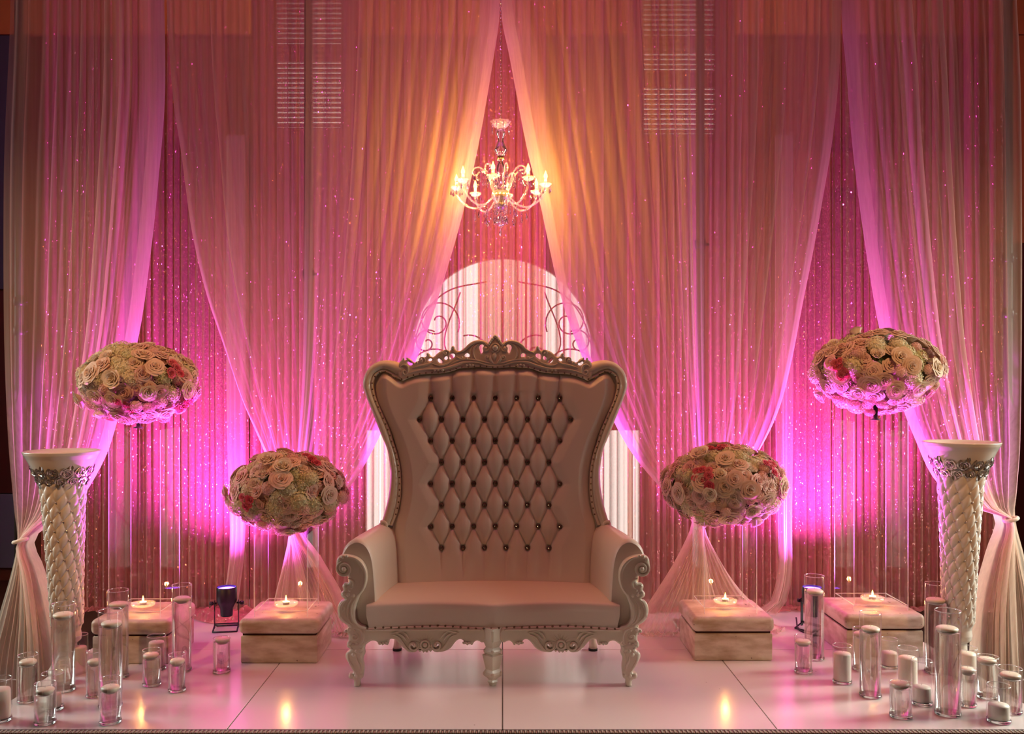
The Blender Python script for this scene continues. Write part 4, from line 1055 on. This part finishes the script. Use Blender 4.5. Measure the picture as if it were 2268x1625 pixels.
for i, (x0, x1, y0, dp, cx0, cx1, cy0, top_) in enumerate(SETS):
    pedestal(x0, x1, y0, dp, PL[i])
    acrylic_column(cx0, cx1, cy0, .30, top_ - .248, CL[i])
    xm, ym = (cx0 + cx1) / 2, cy0 + .15
    tealight(xm, ym - .03, .279, TL[i], 4.0)
    px, py, w_, h_, sp, wh = FB[i]
    flower_ball(px, py, w_, h_, ym, 11 + i, FL[i], sp, top_ + .001, wh)

# ------------------------------------------------------------------ tall quilted floor vases
def quilted_vase(px, d, label, rim_py, lean, seed):
    x, y = wx(px, d), d; H = wz(rim_py, d)
    t = thing('floor_vase', label, 'vase', (x, y, 0), 'tall quilted floor vases')
    def R_(z):
        k = z / H
        return float(np.interp(k, [0, .012, .03, .09, .13, .145, .165, .19, .22, .5, .75, .84, .88, .93, .97, .99, 1.0],
                               [.098, .100, .088, .048, .045, .066, .070, .066, .076, .088, .103, .112, .126, .150, .172, .186, .190]))
    NU_, NV_ = 168, 300; P = np.zeros((NU_, NV_, 3)); n = 11; HA, HB_ = .20, .068; dz = 1 / (1 / HA + 1 / HB_)
    for j in range(NV_):
        z = H * (j / (NV_ - 1)); r = R_(z)
        on = min(1, max(0, (z - .205 * H) / .02)) * min(1, max(0, (.87 * H - z) / .02))
        for i in range(NU_):
            th = 2 * PI * i / NU_; a = n * th / (2 * PI) + z / HA; b = n * th / (2 * PI) - z / HB_
            h = (abs(math.sin(PI * a)) * abs(math.sin(PI * b))) ** .45
            q = r + on * (.011 * h - .004); P[i, j] = (x + q * math.cos(th) + lean * z, y + q * math.sin(th), z)
    mb = MB().grid(P, wrap_u=True)
    mb.lathe([(.190, 0), (.192, .004), (.186, .006), (.165, -.02), (.12, -.12), (0, -.14)], (x + lean * H, y, H), 64)
    mb.build('body', M['pearl'], t)
    sb = MB()
    for kk in range(int(.215 * H / dz) + 1, int(.86 * H / dz)):
        z = kk * dz
        for k in range(n):
            th = 2 * PI * (k - z / HA) / n; r = R_(z)
            sb.ball((x + (r + .002) * math.cos(th) + lean * z, y + (r + .002) * math.sin(th), z), .0048, 6, 4)
    sb.build('studs', M['silver'], t)['kind'] = 'stuff'
    # band of moulded roses
    rs = rose_mesh('rosette', 11, 1.0, M['silver'], 60 + seed, .6); N_ = 13
    for row, (k, s, off) in enumerate(((.912, .034, 0), (.872, .030, .5))):
        z = H * k; r = R_(z)
        for i in range(N_):
            th = 2 * PI * (i + off) / N_; o = copy_part(rs, t, (r * math.cos(th) + lean * z, r * math.sin(th), z))
            nn = Vector((math.cos(th), math.sin(th), -.45)); o.rotation_euler = nn.to_track_quat('Z', 'Y').to_euler(); o.scale = (s, s, s)
    lf = leaf_mesh(); lf.name = 'silver_leaf'; lf.materials.clear(); lf.materials.append(M['silver'])
    for i in range(N_):
        th = 2 * PI * (i + .25) / N_; z = H * (.925 if i % 2 else .845); r = R_(z) + .006
        o = copy_part(lf, t, (r * math.cos(th) + lean * z, r * math.sin(th), z)); o.rotation_euler = Vector((math.cos(th), math.sin(th), -.3)).to_track_quat('Z', 'Y').to_euler(); o.scale = (.035,) * 3
    return t
quilted_vase(152, 4.80, 'tall quilted pearl floor vase at the left, behind the tallest left glass cylinders', 1000, -.030, 1)
quilted_vase(2120, 4.80, 'tall quilted pearl floor vase at the right, in front of the tied-back curtain', 980, .018, 2)

# ------------------------------------------------------------------ glass cylinders with candles
def cylinder_vase(px0, px1, rim, base, label, water=None, cl=None, pillar=None, ctop=None):
    d = fd(base - 3); r = (px1 - px0) / 2 * d / FPX; x = wx((px0 + px1) / 2, d); h = wz(rim, d)
    t = thing('glass_cylinder', label, 'glass vase', (x, d, 0), 'glass cylinders on the stage')
    sg = 40
    MB().lathe([(r, .0135), (r, h - .002), (r - .001, h), (r - .0022, h), (r - .0028, h - .002), (r - .0028, .0135)], (x, d, 0), sg).build('wall', M['glass'], t)
    MB().lathe([(0, .0005), (r - .004, .0005), (r, .004), (r, .013), (0, .013)], (x, d, 0), sg).build('thick_base', M['glass_base'], t)
    MB().lathe([(r - .0008, h - .0035), (r + .0004, h - .001), (r - .001, h + .0008), (r - .003, h + .0004), (r - .003, h - .003)], (x, d, 0), sg).build('rim', M['glass_rim'], t)
    if water:
        zw = wz(water, d)
        MB().lathe([(0, .0145), (r - .0034, .0145), (r - .0034, zw - .001), (r - .0036, zw), (0, zw)], (x, d, 0), sg).build('water', M['water'], t)
        cr = r * .84; t2 = thing('floating_candle', cl, 'candle', (x, d, zw - .012), 'floating candles')
        MB().lathe([(0, -.012), (cr * .55, -.011), (cr * .88, -.001), (cr, .010), (cr * .98, .015), (cr * .80, .020), (cr * .35, .023), (0, .022)], (x + R.uniform(-.1, .1) * r, d, zw), 32).build('wax', M['wax'], t2)
        MB().tube([(x, d, zw + .020), (x + .001, d, zw + .033)], .0009, 5).build('wick', M['wick'], t2)
    if pillar:
        cr = pillar / 2 * d / FPX; zt = wz(ctop, d); xo = x
        t2 = thing('pillar_candle', cl, 'candle', (xo, d, .014), 'pillar candles')
        MB().lathe([(0, .014), (cr * .97, .014), (cr, .018), (cr, zt - .012), (cr * .94, zt - .006), (cr * .3, zt), (0, zt)], (xo, d, 0), 32).build('wax', M['wax_white'], t2)
        MB().tube([(xo, d, zt - .002), (xo + .001, d, zt + .011)], .0009, 5).build('wick', M['wick'], t2)
# (left px, right px, rim row, base row, place, kind, row of water or candle top, pillar width px)
G = [
 (-26, 24, 1502, 1598, 'cut by the left frame edge at the bottom corner', 'P', 1522, 44),
 (40, 83, 1449, 1556, 'beside the foot of the far left curtain', 'F', 1470),
 (77, 123, 1512, 1604, 'nearest the stage edge at far left', 'F', 1533),
 (93, 140, 1489, 1573, 'just behind the one nearest the edge at far left', 'P', 1534, 36),
 (115, 165, 1336, 1531, 'tall, in front of the left quilted vase', 'F', 1366),
 (119, 162, 1447, 1513, 'low, behind the tall left one', 'P', 1481, 37),
 (158, 194, 1404, 1490, 'at the foot of the left quilted vase', 'P', 1429, 30),
 (191, 225, 1441, 1545, 'small, left of the tall ones before the left pedestals', 'F', 1469),
 (219, 270, 1351, 1567, 'nearest tall one before the outer left pedestal', 'F', 1385),
 (221, 268, 1501, 1602, 'small, at the stage edge before the outer left pedestal', 'F', 1528),
 (238, 284, 1306, 1501, 'further tall one before the outer left pedestal', 'F', 1342),
 (316, 356, 1438, 1519, 'small, before the middle of the outer left pedestal', 'F', 1455),
 (326, 367, 1407, 1484, 'touching the front of the outer left pedestal', 'P', 1418, 33),
 (373, 411, 1448, 1532, 'small, before the right corner of the outer left pedestal', 'F', 1468),
 (381, 424, 1294, 1487, 'tall, at the right corner of the outer left pedestal', 'F', 1330),
 (472, 510, 1412, 1490, 'small one alone between the two left pedestals', 'F', 1420),
 (1782, 1825, 1274, 1461, 'tall one in front of the right black light', 'F', 1313),
 (1760, 1799, 1408, 1491, 'small one alone, left of the right-hand group', 'F', 1425),
 (1845, 1886, 1428, 1514, 'before the left corner of the outer right pedestal', 'P', 1443, 37),
 (1889, 1928, 1391, 1485, 'small, behind the tall one before the outer right pedestal', 'F', 1408),
 (1904, 1951, 1356, 1544, 'tall one before the outer right pedestal', 'F', 1397),
 (1951, 1989, 1414, 1480, 'low one touching the front of the outer right pedestal', 'P', 1441, 34),
 (1988, 2033, 1434, 1531, 'in the middle of the right-hand group', 'P', 1452, 39),
 (1971, 2019, 1511, 1589, 'small, left front of the right-hand group', 'F', 1519),
 (2019, 2064, 1461, 1561, 'beside the largest front one of the right-hand group', 'P', 1517, 38),
 (2049, 2096, 1291, 1492, 'tall one just left of the right quilted vase', 'F', 1333),
 (2072, 2127, 1351, 1584, 'the largest front one of the right-hand group', 'F', 1397),
 (2117, 2164, 1433, 1508, 'at the foot of the right quilted vase', 'P', 1443, 40),
 (2125, 2162, 1479, 1565, 'small, right of the largest one in the right-hand group', 'F', 1488),
 (2165, 2211, 1453, 1547, 'before the foot of the far right curtain', 'F', 1466),
 (2211, 2262, 1478, 1579, 'nearest the right frame edge', 'F', 1500),
 (2187, 2237, 1516, 1600, 'nearest the stage edge at far right', 'P', 1556, 43),
]
for g in G:
    a, b, rim_, base, place, kind, lv = g[:7]
    if kind == 'F': cylinder_vase(a, b, rim_, base, 'water-filled glass cylinder, ' + place, water=lv, cl='floating candle in the glass cylinder, ' + place)
    else: cylinder_vase(a, b, rim_, base, 'dry glass cylinder, ' + place, pillar=g[7], ctop=lv, cl='pillar candle in the glass cylinder, ' + place)
# ------------------------------------------------------------------ LED wash lights on the deck
def par_light(x, y, rz, label, tilt=0.0, group='black stage lights'):
    t = thing('stage_light', label, 'stage light', (x, y, 0), group); t.rotation_euler = (0, 0, rz)
    Rt = Matrix.Rotation(tilt, 3, 'X')
    def L(mb, name, mat, par=t, tl=True, **k):
        v = [np.array([(Rt @ (Vector(q) - Vector((0, 0, .15))) + Vector((0, 0, .15)))[:] if tl else q for q in a]) for a in mb.v]; mb.v = v
        return mb.build(name, mat, par, local=True, **k)
    b = L(MB().lathe([(0, .085), (.034, .085), (.037, .09), (.040, .135), (.055, .165), (.062, .180), (.062, .262), (.060, .266), (.057, .266), (.057, .250), (0, .250)], seg=28), 'housing', M['black'], edge=40)
    L(MB().lathe([(0, .2505), (.056, .2505), (.056, .254), (0, .257)], seg=28), 'lens', M['led'], b)
    f = MB()
    for k in range(7): f.box((-.040, -.003 + .0, .092 + k * .0065), (.040, .003, .094 + k * .0065))
    for s in (-1, 1):
        f2 = MB().tube([(s * .060, 0, .165), (s * .088, 0, .165)], .006, 8).lathe([(0, -.01), (.012, -.01), (.013, 0), (.012, .01), (0, .01)], (s * .092, 0, .165), 10)
        L(f2, 'knob', M['black'], b, tl=False)
        L(MB().box((s * .072 - .002, -.012, .01), (s * .072 + .002, .012, .185)), 'bracket_arm', M['black'], tl=False, smooth=False)
    L(MB().tube([(-.072, -.075, .006), (.072, -.075, .006)], .005, 8).tube([(-.072, .075, .006), (.072, .075, .006)], .005, 8).tube([(-.072, -.075, .006), (-.072, 0, .03), (-.072, .075, .006)], .005, 8).tube([(.072, -.075, .006), (.072, 0, .03), (.072, .075, .006)], .005, 8).box((-.072, -.012, .035), (.072, .012, .039)), 'floor_stand', M['black'], tl=False)
    return t
par_light(-1.72, 5.63, .15, 'black stage light on the deck left of the inner left pedestal')
par_light(1.93, 5.63, -.9, 'black stage light on the deck behind a tall glass cylinder, right side')
par_light(-.56, 5.66, 0, 'black stage light on the deck behind the left half of the loveseat')
par_light(.54, 5.66, 0, 'black stage light on the deck behind the right half of the loveseat')
o = MB().tube([(x, y, z) for x, y, z in smooth_curve([(1.86, 5.72, .05), (1.84, 5.60, .007), (1.90, 5.48, .006), (1.99, 5.46, .006), (1.98, 5.62, .006), (2.2, 5.85, .006), (2.42, 5.92, .006)], 8)], .005, 8).build('power_cable', M['cable'])
tag(o, 'black power cable looping from the right stage light', 'cable')

# ------------------------------------------------------------------ crystal chandelier
CD_ = 5.22; K_ = CD_ / FPX; cx0_ = wx(1109, CD_); cz = lambda py: wz(py, CD_)
ch = thing('chandelier', 'crystal chandelier with eight lit candle bulbs hanging in the centre gap', 'chandelier', (cx0_, CD_, cz(268)))
# chain
nlk = 46
z0_, z1_ = cz(268), 4.36
link = MB(); lp = [(.0055 * math.cos(a), 0, .013 * math.sin(a)) for a in np.linspace(0, 2 * PI, 11)]
link.tube(lp, .0014, 5, cap=False)
lk = None
for i in range(int((z1_ - z0_) / .0205)):
    loc = (R.uniform(-.0005, .0005), 0, i * .0205 + .012)
    if lk is None: lk = link.build('chain_link', M['silver'], ch, local=True); lk.location = loc
    else: copy_part(lk, ch, loc, (0, 0, PI / 2 * (i % 2)))
def lth(name, prof, mat, seg=24, scallop=0, par=ch, c=(cx0_, CD_)):
    pr = [(r * K_, cz(py)) for r, py in prof]
    mb = MB(); sg = seg
    a = np.linspace(0, 2 * PI, sg, endpoint=False); P = np.zeros((sg, len(pr), 3))
    for i in range(sg):
        for j, (r, z) in enumerate(pr):
            q = r * (1 + scallop * math.cos(8 * a[i]) * (j in (len(pr) // 2, len(pr) // 2 - 1, len(pr) // 2 + 1)))
            P[i, j] = (c[0] + q * math.cos(a[i]), c[1] + q * math.sin(a[i]), z + (scallop * .25 * r * math.cos(8 * a[i]) if j in (len(pr) // 2, len(pr) // 2 - 1) else 0))
    mb.grid(P, wrap_u=True); return mb.build(name, mat, par)
lth('top_bowl', [(0, 286), (8, 285), (14, 281), (19, 275), (22, 269), (21, 268.4), (18, 273), (12, 279), (6, 282), (0, 283)], M['crystal_thin'], 48, .07)
lth('stem_column', [(0, 284), (6, 285), (7, 288), (10, 292), (11, 297), (7, 304), (6.5, 312), (9, 318), (13, 326), (15, 331), (15.5, 334), (9, 344), (6, 347), (7.5, 349), (7.5, 353), (5, 357), (6, 361), (9, 367), (10, 376), (7.5, 388), (6, 398), (8, 404), (12, 408), (14, 414), (10, 421), (0, 422)], M['crystal'], 20)
lth('brass_collar', [(0, 346), (7.8, 346), (8.6, 350), (7.8, 355), (0, 355)], M['brass'], 20)
lth('hub', [(0, 421), (14, 422), (19, 427), (21, 434), (18, 442), (12, 448), (14, 452), (12, 458), (6, 464), (0, 466)], M['silver'], 24)
lth('lower_ball', [(0, 478), (5, 479), (9, 483), (11, 490), (9, 497), (5, 501), (0, 502)], M['crystal'], 12)
drop = MB().lathe([(0, 0), (.0018, -.002), (.0030, -.008), (.0095, -.028), (.0105, -.034), (.0075, -.043), (0, -.048)], seg=8)
bead = MB().lathe([(0, .0045), (.0042, .002), (.0042, -.002), (0, -.0045)], seg=6)
dm = drop.build('crystal_drop', M['crystal'], ch, smooth=False, local=True); bm_ = bead.build('bead', M['crystal'], ch, smooth=False, local=True)
dm.location = (0, 0, cz(470) - cz(268)); bm_.location = (0, 0, cz(469) - cz(268))
def hang(par, loc, n=2, s=1.0, flat=True):
    """a short string of beads with a drop, loc in the parent's frame"""
    x, y, z = loc
    for k in range(n): copy_part(bm_, par, (x, y, z - .006 - .0095 * k), (0, 0, R.uniform(0, 3)))
    copy_part(dm, par, (x, y, z - .006 - .0095 * n), (0, 0, R.uniform(0, 3)), (s, s * .6, s))
zt_ = cz(268)
for i in range(8):
    a = i * PI / 4 + .3; hang(ch, (20 * K_ * math.cos(a), 20 * K_ * math.sin(a), cz(272) - zt_), 3, .62)
RB = 100 * K_; A0 = -PI / 2 - .16
for i in range(8):
    a = A0 + i * PI / 4; ca, sa = math.cos(a), math.sin(a)
    def rp(r, py): return (cx0_ + r * K_ * ca, CD_ + r * K_ * sa, cz(py))
    arm = MB().tube([rp(r, p) for r, p in smooth_curve([(12, 432), (22, 440), (38, 454), (56, 460), (74, 455), (90, 442), (98, 430), (100, 420)], 5)], .0052, 8).build('arm', M['crystal_thin'], ch)
    cup = MB(); c = rp(100, 415); cup.lathe([(0, -.012), (.008, -.012), (.022, -.005), (.033, .006), (.036, .012), (.034, .0125), (.028, .006), (.012, -.002), (0, -.002)], c, 24)
    cu_ = cup.build('drip_cup', M['crystal_thin'], arm)
    MB().lathe([(0, -.002), (.0085, -.002), (.0085, .040), (.007, .041), (0, .041)], (c[0], c[1], c[2]), 12).build('candle_sleeve', M['wax_white'], arm)
    MB().lathe([(0, .041), (.0085, .043), (.0115, .052), (.0105, .063), (.006, .074), (.002, .086), (0, .089)], c, 12).build('bulb', M['bulb'], arm)
    lamp('bulb_glow', 'POINT', (c[0], c[1], c[2] + .062), 21, (1.0, .42, .07), shadow_soft_size=.018)
    lo = Vector(c) - org_of(arm)
    for k in range(5):
        b = k * 2 * PI / 5 + i; hang(arm, (lo.x + .033 * math.cos(b), lo.y + .033 * math.sin(b), lo.z + .006), 1, .62)
    m_ = Vector(rp(58, 462)) - org_of(arm); hang(arm, m_, 2, .95); m_ = Vector(rp(36, 455)) - org_of(arm); hang(arm, m_, 3, .7)
    # upper scroll with its own drops
    a2 = a + PI / 8; c2, s2 = math.cos(a2), math.sin(a2)
    def rq(r, py): return (cx0_ + r * K_ * c2, CD_ + r * K_ * s2, cz(py))
    us = MB().tube([rq(r, p) for r, p in smooth_curve([(12, 430), (20, 418), (26, 400), (34, 384), (46, 374), (58, 375), (64, 384), (60, 392), (54, 389)], 5)], np.interp(np.linspace(0, 1, 41), [0, .7, 1], [.0055, .0045, .0025]), 8).build('upper_scroll', M['crystal_thin'], ch)
    for (r, p, n_, s_) in ((60, 378, 3, .85), (46, 376, 4, .7), (34, 388, 3, .6)):
        q = Vector(rq(r, p)) - org_of(us); hang(us, q, n_, s_)
for i in range(10):
    a = i * PI / 5 + .2; hang(ch, (15 * K_ * math.cos(a), 15 * K_ * math.sin(a), cz(452) - zt_), 6, 1.15)
    # bead swags from the ring
for i in range(6):
    a = i * PI / 3 + .5; hang(ch, (34 * K_ * math.cos(a), 34 * K_ * math.sin(a), cz(462) - zt_), 4, 1.1)
hang(ch, (0, 0, cz(500) - zt_), 0, 1.2)
